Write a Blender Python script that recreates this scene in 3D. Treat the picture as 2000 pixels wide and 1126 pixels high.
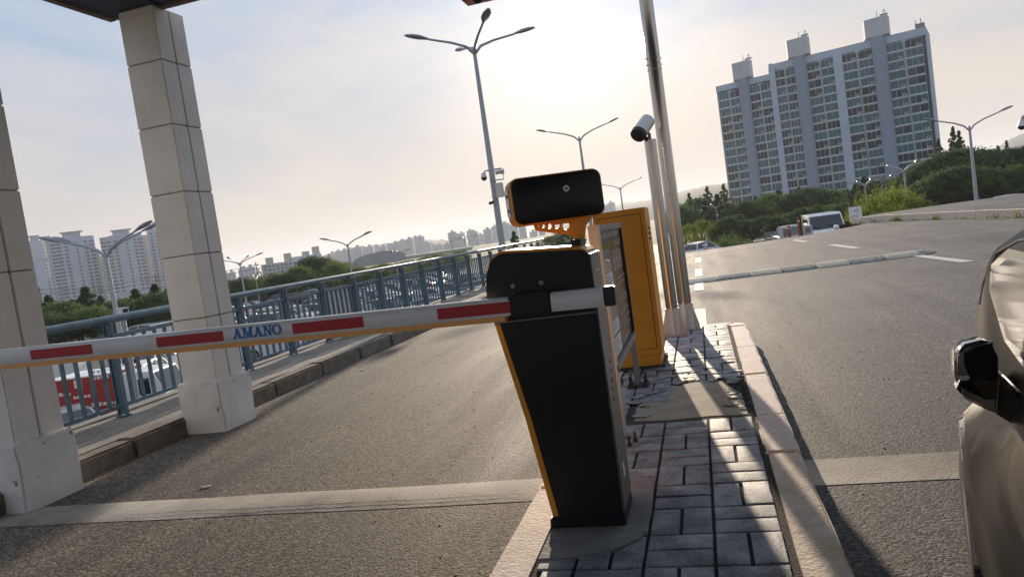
import bpy, bmesh, math, random
from mathutils import Vector, Matrix, noise
R = math.radians
random.seed(11)
sc = bpy.context.scene
COL = sc.collection
for o in list(bpy.data.objects): bpy.data.objects.remove(o)

# ------------------------------------------------------------------ camera
EYE = 1.25
PITCH, YAW, ROLL = R(3.886), R(14.744), R(8.2)
FPX = 1440.0
cam_d = bpy.data.cameras.new('camera'); cam = bpy.data.objects.new('camera', cam_d); COL.objects.link(cam)
Fv = Vector((-math.sin(YAW)*math.cos(PITCH), math.cos(YAW)*math.cos(PITCH), -math.sin(PITCH)))
Rv = Vector((math.cos(YAW), math.sin(YAW), 0)); Uv = Rv.cross(Fv)
# picture x axis / y axis in the world (the phone was held tilted)
Xc = Rv*math.cos(ROLL) - Uv*math.sin(ROLL)
Yc = Rv*math.sin(ROLL) + Uv*math.cos(ROLL)
m = Matrix((Xc, Yc, -Fv)).transposed().to_4x4(); m.translation = Vector((0, 0, EYE))
cam.matrix_world = m
cam_d.sensor_width = 36.0; cam_d.lens = 36.0*FPX/2000.0
cam_d.clip_start = 0.03; cam_d.clip_end = 20000
sc.camera = cam

def ray(px, py):
    dx, dy = px-1000.0, -(py-563.0)
    u = dx*math.cos(ROLL)+dy*math.sin(ROLL); v = -dx*math.sin(ROLL)+dy*math.cos(ROLL)
    return (Fv*FPX + Rv*u + Uv*v).normalized()
def at(px, py, D):
    d = ray(px, py); return Vector((0, 0, EYE)) + d*(D/math.hypot(d.x, d.y))
def gz(px, py, z=0.0):
    d = ray(px, py); return Vector((0, 0, EYE)) + d*((z-EYE)/d.z)
def gy(px, py, Y):
    d = ray(px, py); return Vector((0, 0, EYE)) + d*(Y/d.y)
def gx(px, py, X):
    d = ray(px, py); return Vector((0, 0, EYE)) + d*(X/d.x)

# ------------------------------------------------------------------ light
SUN_EL, SUN_AZ = R(12.8), R(-7.7)      # azimuth from +Y towards +X
w = bpy.data.worlds.new('World'); sc.world = w; w.use_nodes = True
nt = w.node_tree; nt.nodes.clear()
N = nt.nodes.new; L = nt.links.new
wo = N('ShaderNodeOutputWorld'); bg = N('ShaderNodeBackground'); sky = N('ShaderNodeTexSky')
sky.sky_type = 'NISHITA'; sky.sun_disc = False; sky.sun_elevation = SUN_EL; sky.sun_rotation = SUN_AZ
sky.air_density = 1.0; sky.dust_density = 10.0; sky.ozone_density = 1.5
tc = N('ShaderNodeTexCoord'); mp = N('ShaderNodeMapping'); mp.inputs['Scale'].default_value = (1.2, 1.2, 4.0)
mp.inputs['Rotation'].default_value = (0.2, 0.3, 0.6)
nz = N('ShaderNodeTexNoise'); nz.inputs['Scale'].default_value = 1.6; nz.inputs['Detail'].default_value = 7; nz.inputs['Roughness'].default_value = .55; nz.inputs['Distortion'].default_value = .4
rp = N('ShaderNodeValToRGB'); rp.color_ramp.elements[0].position = .42; rp.color_ramp.elements[0].color = (0, 0, 0, 1); rp.color_ramp.elements[1].position = .72; rp.color_ramp.elements[1].color = (1, 1, 1, 1)
mx = N('ShaderNodeMixRGB'); mx.blend_type = 'MIX'
bw = N('ShaderNodeRGBToBW'); ml = N('ShaderNodeMixRGB'); ml.blend_type = 'MULTIPLY'; ml.inputs[0].default_value = 1; ml.inputs[2].default_value = (1.32, 1.27, 1.22, 1)
sc_ = N('ShaderNodeMath'); sc_.operation = 'MULTIPLY'; sc_.inputs[1].default_value = .55
# the clear-sky light seen through the veil
sk = N('ShaderNodeMixRGB'); sk.blend_type = 'MULTIPLY'; sk.inputs[0].default_value = 1; sk.inputs[2].default_value = (.0010, .0014, .0028, 1); gm = N('ShaderNodeGamma'); gm.inputs[1].default_value = 2.0; L(sky.outputs[0], gm.inputs[0]); L(gm.outputs[0], sk.inputs[1])
L(tc.outputs['Generated'], mp.inputs['Vector']); L(mp.outputs[0], nz.inputs['Vector']); L(nz.outputs['Fac'], rp.inputs[0])
L(rp.outputs[0], sc_.inputs[0]); L(sc_.outputs[0], mx.inputs[0]); L(sk.outputs[0], mx.inputs[1]); L(sk.outputs[0], bw.inputs[0]); L(bw.outputs[0], ml.inputs[1]); L(ml.outputs[0], mx.inputs[2])
# thin even cloud veil over the whole sky, patchy
vr = N('ShaderNodeValToRGB'); vr.color_ramp.elements[0].position = .42; vr.color_ramp.elements[0].color = (.48, .66, .93, 1); vr.color_ramp.elements[1].position = .62; vr.color_ramp.elements[1].color = (.90, .90, .93, 1)
L(nz.outputs['Fac'], vr.inputs[0])
# the veil is thicker and warmer low down, where one looks through more dusty air
sx = N('ShaderNodeSeparateXYZ'); L(tc.outputs['Generated'], sx.inputs[0]); mr = N('ShaderNodeMapRange'); mr.inputs['From Min'].default_value = .0; mr.inputs['From Max'].default_value = .32; mr.inputs['To Min'].default_value = .92; mr.inputs['To Max'].default_value = 0; L(sx.outputs['Z'], mr.inputs['Value'])
vw = N('ShaderNodeMixRGB'); vw.inputs[2].default_value = (1.03, .86, .69, 1); L(mr.outputs[0], vw.inputs[0]); L(vr.outputs[0], vw.inputs[1])
vm = N('ShaderNodeMixRGB'); vm.blend_type = 'MULTIPLY'; vm.inputs[0].default_value = 1; VEIL = 9.2; vm.inputs[2].default_value = (VEIL, VEIL, VEIL, 1); L(vw.outputs[0], vm.inputs[1])
va = N('ShaderNodeMixRGB'); va.blend_type = 'ADD'; va.inputs[0].default_value = 1; va.use_clamp = False; L(mx.outputs[0], va.inputs[1]); L(vm.outputs[0], va.inputs[2])
L(va.outputs[0], bg.inputs['Color']); bg.inputs['Strength'].default_value = 0.05
L(bg.outputs[0], wo.inputs['Surface'])
sd = bpy.data.lights.new('sun', 'SUN'); sun = bpy.data.objects.new('sun', sd); COL.objects.link(sun)
sd.energy = 3.6; sd.angle = R(0.6); sd.color = (1.0, 0.82, 0.62)
sdir = Vector((math.sin(SUN_AZ)*math.cos(SUN_EL), math.cos(SUN_AZ)*math.cos(SUN_EL), math.sin(SUN_EL)))
sun.rotation_euler = sdir.to_track_quat('Z', 'Y').to_euler()
sun.location = (0, 0, 30)
sc.view_settings.view_transform = 'Standard'; sc.view_settings.look = 'None'; sc.view_settings.gamma = 1
sc.view_settings.exposure = 0.72
sc.cycles.use_denoising = True
sc.cycles.max_bounces = 6; sc.cycles.volume_bounces = 1; sc.cycles.transparent_max_bounces = 12

# ------------------------------------------------------------------ materials
MATS = {}
def mat(name, col, rough=.6, metal=0.0, var=0.0, vscale=4.0, bump=0.0, bscale=40.0, coat=0.0, spec=.5, col2=None, emit=None):
    if name in MATS: return MATS[name]
    m = bpy.data.materials.new(name); m.use_nodes = True; t = m.node_tree; b = t.nodes['Principled BSDF']
    b.inputs['Roughness'].default_value = rough; b.inputs['Metallic'].default_value = metal
    b.inputs['Specular IOR Level'].default_value = spec
    if coat: b.inputs['Coat Weight'].default_value = coat; b.inputs['Coat Roughness'].default_value = .04
    c = (*col, 1)
    tcn = t.nodes.new('ShaderNodeTexCoord')
    if var or col2:
        n = t.nodes.new('ShaderNodeTexNoise'); n.inputs['Scale'].default_value = vscale; n.inputs['Detail'].default_value = 8; n.inputs['Roughness'].default_value = .6
        t.links.new(tcn.outputs['Object'], n.inputs['Vector'])
        r = t.nodes.new('ShaderNodeValToRGB'); r.color_ramp.elements[0].position = .35; r.color_ramp.elements[1].position = .68
        c2 = col2 if col2 else tuple(min(1, x*(1+var)) for x in col)
        c1 = col if col2 else tuple(x*(1-var) for x in col)
        r.color_ramp.elements[0].color = (*c1, 1); r.color_ramp.elements[1].color = (*c2, 1)
        t.links.new(n.outputs['Fac'], r.inputs[0]); t.links.new(r.outputs[0], b.inputs['Base Color'])
    else: b.inputs['Base Color'].default_value = c
    if bump:
        n2 = t.nodes.new('ShaderNodeTexNoise'); n2.inputs['Scale'].default_value = bscale; n2.inputs['Detail'].default_value = 5
        t.links.new(tcn.outputs['Object'], n2.inputs['Vector'])
        bp = t.nodes.new('ShaderNodeBump'); bp.inputs['Strength'].default_value = bump; bp.inputs['Distance'].default_value = .01
        t.links.new(n2.outputs['Fac'], bp.inputs['Height']); t.links.new(bp.outputs[0], b.inputs['Normal'])
    if emit: b.inputs['Emission Color'].default_value = (*emit, 1); b.inputs['Emission Strength'].default_value = 1
    MATS[name] = m; return m

def asphalt(name, dark, light, scale=95.0, tint=(1, 1, 1)):
    m = bpy.data.materials.new(name); m.use_nodes = True; t = m.node_tree; b = t.nodes['Principled BSDF']; n = t.nodes.new; l = t.links.new
    tc = n('ShaderNodeTexCoord')
    v = n('ShaderNodeTexVoronoi'); v.inputs['Scale'].default_value = scale; l(tc.outputs['Object'], v.inputs['Vector'])
    sep = n('ShaderNodeSeparateColor'); l(v.outputs['Color'], sep.inputs[0])
    r = n('ShaderNodeValToRGB'); e = r.color_ramp.elements
    e[0].position = 0; e[0].color = (*dark, 1); e[1].position = 1; e[1].color = (*[x*1.3 for x in light], 1)
    e2 = e.new(.55); e2.color = (*[(a*.6+b_*.4) for a, b_ in zip(dark, light)], 1); e3 = e.new(.85); e3.color = (*light, 1)
    l(sep.outputs[0], r.inputs[0])
    big = n('ShaderNodeTexNoise'); big.inputs['Scale'].default_value = .55; big.inputs['Detail'].default_value = 6; big.inputs['Roughness'].default_value = .6; l(tc.outputs['Object'], big.inputs['Vector'])
    r2 = n('ShaderNodeValToRGB'); r2.color_ramp.elements[0].position = .32; r2.color_ramp.elements[0].color = (.68, .67, .68, 1); r2.color_ramp.elements[1].position = .7; r2.color_ramp.elements[1].color = (1.18, 1.12, 1.04, 1)
    l(big.outputs['Fac'], r2.inputs[0])
    mm = n('ShaderNodeMixRGB'); mm.blend_type = 'MULTIPLY'; mm.inputs[0].default_value = 1; l(r.outputs[0], mm.inputs[1]); l(r2.outputs[0], mm.inputs[2])
    m2 = n('ShaderNodeMixRGB'); m2.blend_type = 'MULTIPLY'; m2.inputs[0].default_value = 1; m2.inputs[2].default_value = (*tint, 1); l(mm.outputs[0], m2.inputs[1])
    # darker wheel tracks and oil patches running along the lane, in broken streaks
    mp = n('ShaderNodeMapping'); mp.inputs['Scale'].default_value = (2.2, .16, 1); l(tc.outputs['Object'], mp.inputs['Vector'])
    st = n('ShaderNodeTexNoise'); st.inputs['Scale'].default_value = 1.0; st.inputs['Detail'].default_value = 7; st.inputs['Roughness'].default_value = .65; l(mp.outputs[0], st.inputs['Vector'])
    r3 = n('ShaderNodeValToRGB'); r3.color_ramp.elements[0].position = .34; r3.color_ramp.elements[0].color = (.54, .54, .58, 1); r3.color_ramp.elements[1].position = .60; r3.color_ramp.elements[1].color = (1.12, 1.10, 1.06, 1); l(st.outputs['Fac'], r3.inputs[0])
    m3 = n('ShaderNodeMixRGB'); m3.blend_type = 'MULTIPLY'; m3.inputs[0].default_value = 1; l(m2.outputs[0], m3.inputs[1]); l(r3.outputs[0], m3.inputs[2])
    l(m3.outputs[0], b.inputs['Base Color'])
    rr_ = n('ShaderNodeMapRange'); rr_.inputs['From Min'].default_value = .3; rr_.inputs['From Max'].default_value = .7; rr_.inputs['To Min'].default_value = .66; rr_.inputs['To Max'].default_value = .88; l(st.outputs['Fac'], rr_.inputs['Value']); l(rr_.outputs[0], b.inputs['Roughness'])
    inv = n('ShaderNodeMath'); inv.operation = 'SUBTRACT'; inv.inputs[0].default_value = 1; l(v.outputs['Distance'], inv.inputs[1])
    mulh = n('ShaderNodeMath'); mulh.operation = 'MULTIPLY'; l(inv.outputs[0], mulh.inputs[0]); 
    ad = n('ShaderNodeMath'); ad.operation = 'ADD'; ad.inputs[1].default_value = .4; l(sep.outputs[1], ad.inputs[0]); l(ad.outputs[0], mulh.inputs[1])
    bp = n('ShaderNodeBump'); bp.inputs['Strength'].default_value = .55; bp.inputs['Distance'].default_value = .0035; l(mulh.outputs[0], bp.inputs['Height']); l(bp.outputs[0], b.inputs['Normal'])
    b.inputs['Specular IOR Level'].default_value = .3
    return m

M_road = asphalt('asphalt_road', (.028, .029, .032), (.21, .208, .208), tint=(.98, 1.0, 1.05))
M_lane = asphalt('asphalt_lane', (.033, .031, .029), (.25, .225, .19))
M_lot = asphalt('asphalt_lot', (.06, .06, .06), (.15, .145, .135), 30)
M_conc = mat('concrete_strip', (.22, .20, .175), .8, var=0, col2=(.54, .50, .44), vscale=1.7, bump=.35, bscale=70)
M_slab = mat('bare_slab', (.30, .26, .20), .85, col2=(.42, .37, .29), vscale=6, bump=.4, bscale=90)
M_kerb = mat('granite_kerb', (.58, .48, .42), .75, col2=(.82, .71, .64), vscale=38, bump=.35, bscale=90)
M_kerb2 = mat('granite_kerb_stained', (.58, .47, .34), .8, col2=(.78, .68, .60), vscale=11, bump=.45, bscale=70)
M_oldkerb = mat('old_kerb', (.10, .088, .070), .9, col2=(.20, .175, .145), vscale=8, bump=.9, bscale=25)
M_walk = mat('old_walk', (.17, .155, .135), .85, col2=(.30, .275, .24), vscale=3, bump=.8, bscale=35)
M_joint = mat('dark_joint', (.050, .048, .046), .95, bump=.8, bscale=120, var=.4, vscale=60)
M_pillar = mat('pillar_cladding', (.64, .62, .585), .7, col2=(.76, .745, .71), vscale=1.6, bump=.3, bscale=110)
M_pbase = mat('pillar_base_paint', (.44, .43, .41), .8, col2=(.64, .63, .61), vscale=4, bump=.9, bscale=14)
M_seam = mat('cladding_seam', (.16, .13, .11), .9)
M_roof = mat('canopy_soffit', (.035, .045, .085), .6)
M_fascia = mat('canopy_fascia', (.20, .18, .19), .6, var=.2)
M_white = mat('barrier_white', (.72, .74, .78), .35, var=.04, vscale=6, coat=.3)
M_red = mat('barrier_red', (.42, .012, .022), .4)
M_rubber = mat('orange_rubber', (.85, .42, .13), .5)
M_blue = mat('letter_blue', (.02, .16, .50), .5)
M_black = mat('cabinet_black', (.010, .011, .014), .36, col2=(.016, .016, .018), vscale=2.5, bump=.08, bscale=300, spec=.28)
M_yel = mat('cabinet_yellow', (.74, .30, .018), .42, var=.06, vscale=5, bump=.04, bscale=200)
M_steel = mat('stainless', (.46, .44, .41), .2, 1.0, bump=.03, bscale=60)
M_steelr = mat('galvanised', (.42, .43, .44), .42, .8, var=.15, vscale=20)
M_dark = mat('dark_metal', (.03, .03, .033), .45, .3)
M_grey = mat('grey_metal', (.22, .225, .23), .45, .5)
M_lgrey = mat('light_metal', (.55, .55, .54), .4, .5)
M_rail = mat('rail_paint', (.095, .16, .21), .36, var=.25, vscale=9, bump=.12, bscale=60)
M_lamp = mat('lamp_grey', (.36, .38, .42), .45, .3)
M_lhead = mat('lamp_head', (.26, .23, .27), .35, .3)
M_glass = mat('dark_glass', (.02, .025, .03), .06, coat=.5)
M_tyre = mat('tyre', (.015, .015, .015), .8)
M_rim = mat('rim', (.45, .45, .46), .3, .8)
M_rust = mat('rusty', (.050, .030, .022), .8)
M_paper = mat('paper', (.78, .78, .78), .6)
M_signb = mat('sign_brown', (.105, .060, .030), .3, coat=.3)
M_signt = mat('sign_top', (.06, .05, .045), .35)
M_typew = mat('type_white', (.72, .70, .66), .5)
M_typey = mat('type_yellow', (.60, .48, .08), .5)
M_linew = mat('road_paint', (.42, .41, .39), .7, col2=(.60, .58, .55), vscale=7, bump=.4, bscale=90)
M_hy = mat('hump_yellow', (.34, .32, .25), .85, col2=(.52, .49, .40), vscale=12, bump=.6, bscale=60)
M_hb = mat('hump_black', (.14, .14, .13), .85, col2=(.40, .38, .34), vscale=16, bump=.8, bscale=50)
M_leafd = mat('leaf_pine', (.032, .062, .026), .7, col2=(.10, .15, .05), vscale=.9)
M_leafm = mat('leaf_mid', (.065, .115, .028), .7, col2=(.16, .23, .06), vscale=.8)
M_leafy = mat('leaf_spring', (.11, .15, .018), .7, col2=(.25, .29, .045), vscale=.8)
M_leafo = mat('leaf_olive', (.10, .13, .055), .7, col2=(.21, .25, .10), vscale=.8)
for m_ in (M_leafd, M_leafm, M_leafy, M_leafo):       # thin leaves let light through
    t_ = m_.node_tree; p_ = t_.nodes['Principled BSDF']; tr_ = t_.nodes.new('ShaderNodeBsdfTranslucent'); mi_ = t_.nodes.new('ShaderNodeMixShader'); mi_.inputs[0].default_value = .5
    t_.links.new(p_.inputs['Base Color'].links[0].from_socket, tr_.inputs[0]); t_.links.new(p_.outputs[0], mi_.inputs[1]); t_.links.new(tr_.outputs[0], mi_.inputs[2]); t_.links.new(mi_.outputs[0], t_.nodes['Material Output'].inputs[0])
M_bark = mat('bark', (.045, .034, .026), .9)
M_grass = mat('ground_cover', (.022, .035, .014), .9, col2=(.055, .07, .03), vscale=.08)
M_hill = mat('hill_wood', (.02, .035, .018), .9, col2=(.05, .07, .035), vscale=.01)
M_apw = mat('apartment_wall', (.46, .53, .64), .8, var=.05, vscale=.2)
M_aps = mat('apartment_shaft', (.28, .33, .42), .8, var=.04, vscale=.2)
M_apg = mat('apartment_grey', (.10, .11, .14), .8)
M_ape = mat('apartment_end', (.52, .54, .58), .8, var=.05, vscale=.2)
M_apf = mat('apartment_frame', (.66, .70, .74), .7)
PANES = [mat('pane_%s' % n, c, .30, spec=.35) for n, c in (('teal', (.05, .14, .16)), ('slate', (.04, .08, .11)), ('dim', (.02, .025, .032)), ('pale', (.07, .11, .13)))]
M_ac = mat('aircon', (.55, .54, .50), .6)

# the two-shade stamped paving: per-brick shade held in a mesh attribute
def paver_material():
    m = bpy.data.materials.new('stamped_paver'); m.use_nodes = True; t = m.node_tree; b = t.nodes['Principled BSDF']; n = t.nodes.new; l = t.links.new
    a = n('ShaderNodeAttribute'); a.attribute_name = 'shade'
    tc = n('ShaderNodeTexCoord'); nz = n('ShaderNodeTexNoise'); nz.inputs['Scale'].default_value = 110; nz.inputs['Detail'].default_value = 6; nz.inputs['Roughness'].default_value = .7; l(tc.outputs['Object'], nz.inputs['Vector'])
    nb = n('ShaderNodeTexNoise'); nb.inputs['Scale'].default_value = 7; nb.inputs['Detail'].default_value = 6; l(tc.outputs['Object'], nb.inputs['Vector'])
    r = n('ShaderNodeValToRGB'); r.color_ramp.elements[0].position = .42; r.color_ramp.elements[0].color = (.12, .13, .16, 1); r.color_ramp.elements[1].position = .62; r.color_ramp.elements[1].color = (.44, .455, .49, 1)
    ad = n('ShaderNodeMath'); ad.operation = 'ADD'; mu = n('ShaderNodeMath'); mu.operation = 'MULTIPLY'; mu.inputs[1].default_value = .5
    l(nb.outputs['Fac'], ad.inputs[0]); l(nz.outputs['Fac'], ad.inputs[1]); l(ad.outputs[0], mu.inputs[0]); l(mu.outputs[0], r.inputs[0])
    mm = n('ShaderNodeMixRGB'); mm.blend_type = 'MULTIPLY'; mm.inputs[0].default_value = 1; l(r.outputs[0], mm.inputs[1]); l(a.outputs['Color'], mm.inputs[2]); l(mm.outputs[0], b.inputs['Base Color'])
    bp = n('ShaderNodeBump'); bp.inputs['Strength'].default_value = .9; bp.inputs['Distance'].default_value = .005; l(nz.outputs['Fac'], bp.inputs['Height']); l(bp.outputs[0], b.inputs['Normal'])
    b.inputs['Roughness'].default_value = .6
    return m
M_paver = paver_material()

# ------------------------------------------------------------------ mesh helper
class MB:
    def __init__(s): s.v = []; s.f = []; s.mi = []; s.sm = []
    def add(s, vs, fs, mi=0, smooth=False, M=None):
        o = len(s.v)
        for p in vs:
            p = Vector(p); s.v.append(M @ p if M else p)
        for f in fs: s.f.append([o+i for i in f]); s.mi.append(mi); s.sm.append(smooth)
        return s
    def box(s, x0, x1, y0, y1, z0, z1, mi=0, M=None, b=0.0):
        if b > 0:
            bm = bmesh.new(); bmesh.ops.create_cube(bm, size=1)
            for v in bm.verts: v.co = Vector(((x0+x1)/2+v.co.x*(x1-x0), (y0+y1)/2+v.co.y*(y1-y0), (z0+z1)/2+v.co.z*(z1-z0)))
            bmesh.ops.bevel(bm, geom=bm.edges[:], offset=b, segments=2, affect='EDGES')
            bm.verts.index_update(); s.add([v.co.copy() for v in bm.verts], [[v.index for v in f.verts] for f in bm.faces], mi, False, M); bm.free(); return s
        vs = [(x, y, z) for z in (z0, z1) for y in (y0, y1) for x in (x0, x1)]
        return s.add(vs, [(0, 2, 3, 1), (4, 5, 7, 6), (0, 1, 5, 4), (2, 6, 7, 3), (0, 4, 6, 2), (1, 3, 7, 5)], mi, False, M)
    def prism(s, pts, h0, h1, axis='z', mi=0, M=None):
        n = len(pts)
        def P(a, b, h): return {'z': (a, b, h), 'y': (a, h, b), 'x': (h, a, b)}[axis]
        vs = [P(a, b, h0) for a, b in pts]+[P(a, b, h1) for a, b in pts]
        fs = [list(range(n))[::-1], list(range(n, 2*n))]+[(i, (i+1) % n, n+(i+1) % n, n+i) for i in range(n)]
        return s.add(vs, fs, mi, False, M)
    def tube(s, pts, rad, seg=10, mi=0, caps=True, M=None, smooth=True):
        pts = [Vector(p) for p in pts]; n = len(pts); rads = rad if isinstance(rad, (list, tuple)) else [rad]*n
        vs = []; up = None
        for i, p in enumerate(pts):
            d = (pts[min(i+1, n-1)]-pts[max(i-1, 0)]).normalized()
            if up is None: a = Vector((0, 0, 1)) if abs(d.z) < .9 else Vector((1, 0, 0))
            else: a = up
            x = d.cross(a).normalized(); y = x.cross(d).normalized(); up = y
            for k in range(seg):
                t = 2*math.pi*k/seg; vs.append(p+(x*math.cos(t)+y*math.sin(t))*rads[i])
        fs = [(i*seg+k, i*seg+(k+1) % seg, (i+1)*seg+(k+1) % seg, (i+1)*seg+k) for i in range(n-1) for k in range(seg)]
        s.add(vs, fs, mi, smooth, M)
        if caps:
            s.add(vs[:seg], [list(range(seg))[::-1]], mi, False, M); s.add(vs[-seg:], [list(range(seg))], mi, False, M)
        return s
    def loft(s, rings, mi=0, closed=True, caps=True, smooth=True, M=None):
        n = len(rings[0]); vs = [p for r in rings for p in r]; fs = []
        for i in range(len(rings)-1):
            for k in range(n if closed else n-1): fs.append((i*n+k, i*n+(k+1) % n, (i+1)*n+(k+1) % n, (i+1)*n+k))
        s.add(vs, fs, mi, smooth, M)
        if caps: s.add(rings[0], [list(range(n))[::-1]], mi, False, M); s.add(rings[-1], [list(range(n))], mi, False, M)
        return s
    def ball(s, c, r, seg=12, rings=8, mi=0, sc=(1, 1, 1), M=None):
        rs = []
        for i in range(rings+1):
            t = math.pi*i/rings; rr = max(math.sin(t), .02)*r
            rs.append([Vector((c[0]+rr*math.cos(2*math.pi*k/seg)*sc[0], c[1]+rr*math.sin(2*math.pi*k/seg)*sc[1], c[2]-math.cos(t)*r*sc[2])) for k in range(seg)])
        return s.loft(rs, mi, M=M)
    def build(s, name, mats, parent=None, loc=None):
        me = bpy.data.meshes.new(name); me.from_pydata([tuple(v) for v in s.v], [], s.f)
        if not isinstance(mats, (list, tuple)): mats = [mats]
        for m_ in mats: me.materials.append(m_)
        me.polygons.foreach_set('material_index', s.mi); me.polygons.foreach_set('use_smooth', s.sm)
        me.validate(); me.update()
        if any(s.sm):
            bm = bmesh.new(); bm.from_mesh(me); bmesh.ops.remove_doubles(bm, verts=bm.verts, dist=1e-5)
            bmesh.ops.recalc_face_normals(bm, faces=bm.faces); bm.to_mesh(me); bm.free()
            try: me.set_sharp_from_angle(angle=R(42))
            except Exception: pass
        o = bpy.data.objects.new(name, me); COL.objects.link(o)
        if parent: o.parent = parent
        if loc is not None: o.location = loc
        return o
def tag(o, label=None, cat=None, group=None, kind=None):
    if label: o['label'] = label
    if cat: o['category'] = cat
    if group: o['group'] = group
    if kind: o['kind'] = kind
    return o
def thing(name, label, cat, loc=(0, 0, 0), rz=0.0, group=None):
    o = bpy.data.objects.new(name, None); o.empty_display_size = .1; COL.objects.link(o); o.location = loc; o.rotation_euler = (0, 0, rz)
    return tag(o, label, cat, group)
def copy_tree(o, parent=None):
    c = o.copy(); COL.objects.link(c); c.parent = parent
    for ch in list(o.children): copy_tree(ch, c)
    return c
def struct(mb, name, mats): return tag(mb.build(name, mats), kind='structure')
def plate(name, outer, holes, th, mats, parent, Mx):
    cu = bpy.data.curves.new(name, 'CURVE'); cu.dimensions = '2D'; cu.fill_mode = 'BOTH'; cu.extrude = th/2
    for pl in [outer]+holes:
        sp = cu.splines.new('POLY'); sp.points.add(len(pl)-1); sp.use_cyclic_u = True
        for i, (a, b) in enumerate(pl): sp.points[i].co = (a, b, 0, 1)
    tmp = bpy.data.objects.new('tmp', cu); COL.objects.link(tmp); bpy.context.view_layer.update()
    me = bpy.data.meshes.new_from_object(tmp.evaluated_get(bpy.context.evaluated_depsgraph_get()))
    bpy.data.objects.remove(tmp); me.transform(Mx); me.materials.clear(); me.materials.append(mats); me.name = name
    o = bpy.data.objects.new(name, me); COL.objects.link(o); o.parent = parent
    return o
def text(name, s_, size, mats, parent, Mx, ext=.001):
    cu = bpy.data.curves.new(name, 'FONT'); cu.body = s_; cu.size = size; cu.extrude = ext; cu.align_x = 'CENTER'; cu.align_y = 'CENTER'
    tmp = bpy.data.objects.new('tmp', cu); COL.objects.link(tmp); bpy.context.view_layer.update()
    me = bpy.data.meshes.new_from_object(tmp.evaluated_get(bpy.context.evaluated_depsgraph_get()))
    bpy.data.objects.remove(tmp); me.transform(Mx); me.materials.clear(); me.materials.append(mats); me.name = name
    o = bpy.data.objects.new(name, me); COL.objects.link(o); o.parent = parent
    return o
FACE_SOUTH = Matrix.Rotation(R(90), 4, 'X')                       # text lying in XZ, read from -Y
FACE_EAST = Matrix.Rotation(R(90), 4, 'Z') @ Matrix.Rotation(R(90), 4, 'X')   # read from +X
def circ(cx, cy, r, n=20): return [(cx+r*math.cos(2*math.pi*i/n), cy+r*math.sin(2*math.pi*i/n)) for i in range(n)]
def grid_sheet(x0, x1, y0, y1, nx, ny, zf):
    mb = MB(); vs = [(x0+(x1-x0)*i/nx, y0+(y1-y0)*j/ny) for j in range(ny+1) for i in range(nx+1)]
    mb.add([(x, y, zf(x, y)) for x, y in vs], [(j*(nx+1)+i, j*(nx+1)+i+1, (j+1)*(nx+1)+i+1, (j+1)*(nx+1)+i) for j in range(ny) for i in range(nx)], 0, True)
    return mb

# ================================================================== SETTING
LOT = -3.4
mb = MB(); n = 48
ring = [(5100*math.cos(2*math.pi*i/n), 5100*math.sin(2*math.pi*i/n), LOT-.1) for i in range(n)]
mb.add(ring, [list(range(n))]); struct(mb, 'ground', M_grass)
mb = MB(); mb.add([(-130, -20, LOT), (-5.5, -20, LOT), (-5.5, 24, LOT), (-5.5, 130, LOT), (-90, 150, LOT)], [(0, 1, 2, 3, 4)]); struct(mb, 'car_park_surface', M_lot)
# upper deck body: a solid block holding the two lanes, retaining wall at its left side
far = [(-5.5, 24), (0, 24), (3.5, 25.2), (6.4, 28.6), (12, 31), (40, 34)]
mb = MB()
poly = [(-5.5, -14), (40, -14)]+far[::-1]
mb.prism(poly, LOT-.2, -.006); struct(mb, 'retaining_wall', M_conc)
mb = MB(); mb.add([(x, y, 0) for x, y in [(-.62, -14), (40, -14)]+far[::-1][:-1]+[(-.62, 24)]], [list(range(8))]); struct(mb, 'road', M_road)
mb = MB(); mb.add([(-4.40, -14, 0), (-.62, -14, 0), (-.62, 24, 0), (-4.40, 24, 0)], [(0, 1, 2, 3)]); struct(mb, 'entry_lane', M_lane)
# slope running down beyond the crest
mb = MB(); rows = []
for dy, z in ((0, 0), (3, -.2), (8, -.75), (16, -1.67), (40, -2.6), (75, LOT+.004)):
    rows.append([(x, y+dy, z-(0 if dy else .004)) for x, y in far[:5]+[(60, 34)]])
nn = 6
mb.add([p for r_ in rows for p in r_], [(i*nn+k, i*nn+k+1, (i+1)*nn+k+1, (i+1)*nn+k) for i in range(5) for k in range(nn-1)]); struct(mb, 'road_ramp', M_road)
mb = MB(); mb.add([r_[0] for r_ in rows]+[(-5.5, rows[-1][0][1], LOT-.3), (-5.5, 24, LOT-.3)], [list(range(8))]); struct(mb, 'ramp_wall', M_conc)

# left walkway and kerb
def wob(x, y, a=.006, s=2.0): return a*noise.noise(Vector((x*s, y*s, 0)))
mb = grid_sheet(-5.5, -4.50, -14, 24, 8, 190, lambda x, y: .151+wob(x, y, .012)); struct(mb, 'walkway', M_walk)
mb = MB(); y = -14.0; rr = random.Random(3)
while y < 24:
    L_ = .98; x0 = -4.52+rr.uniform(-.006, .006); h = .15+rr.uniform(-.008, .006)
    mb.box(x0, -4.345+rr.uniform(-.008, .008), y, y+L_-.012, -.05, h, b=.018); y += L_
struct(mb, 'walkway_kerb', M_oldkerb)
mb = MB(); mb.box(-5.55, -5.38, -14, 24, -.3, .165, b=.01); struct(mb, 'deck_edge', M_walk)

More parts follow.
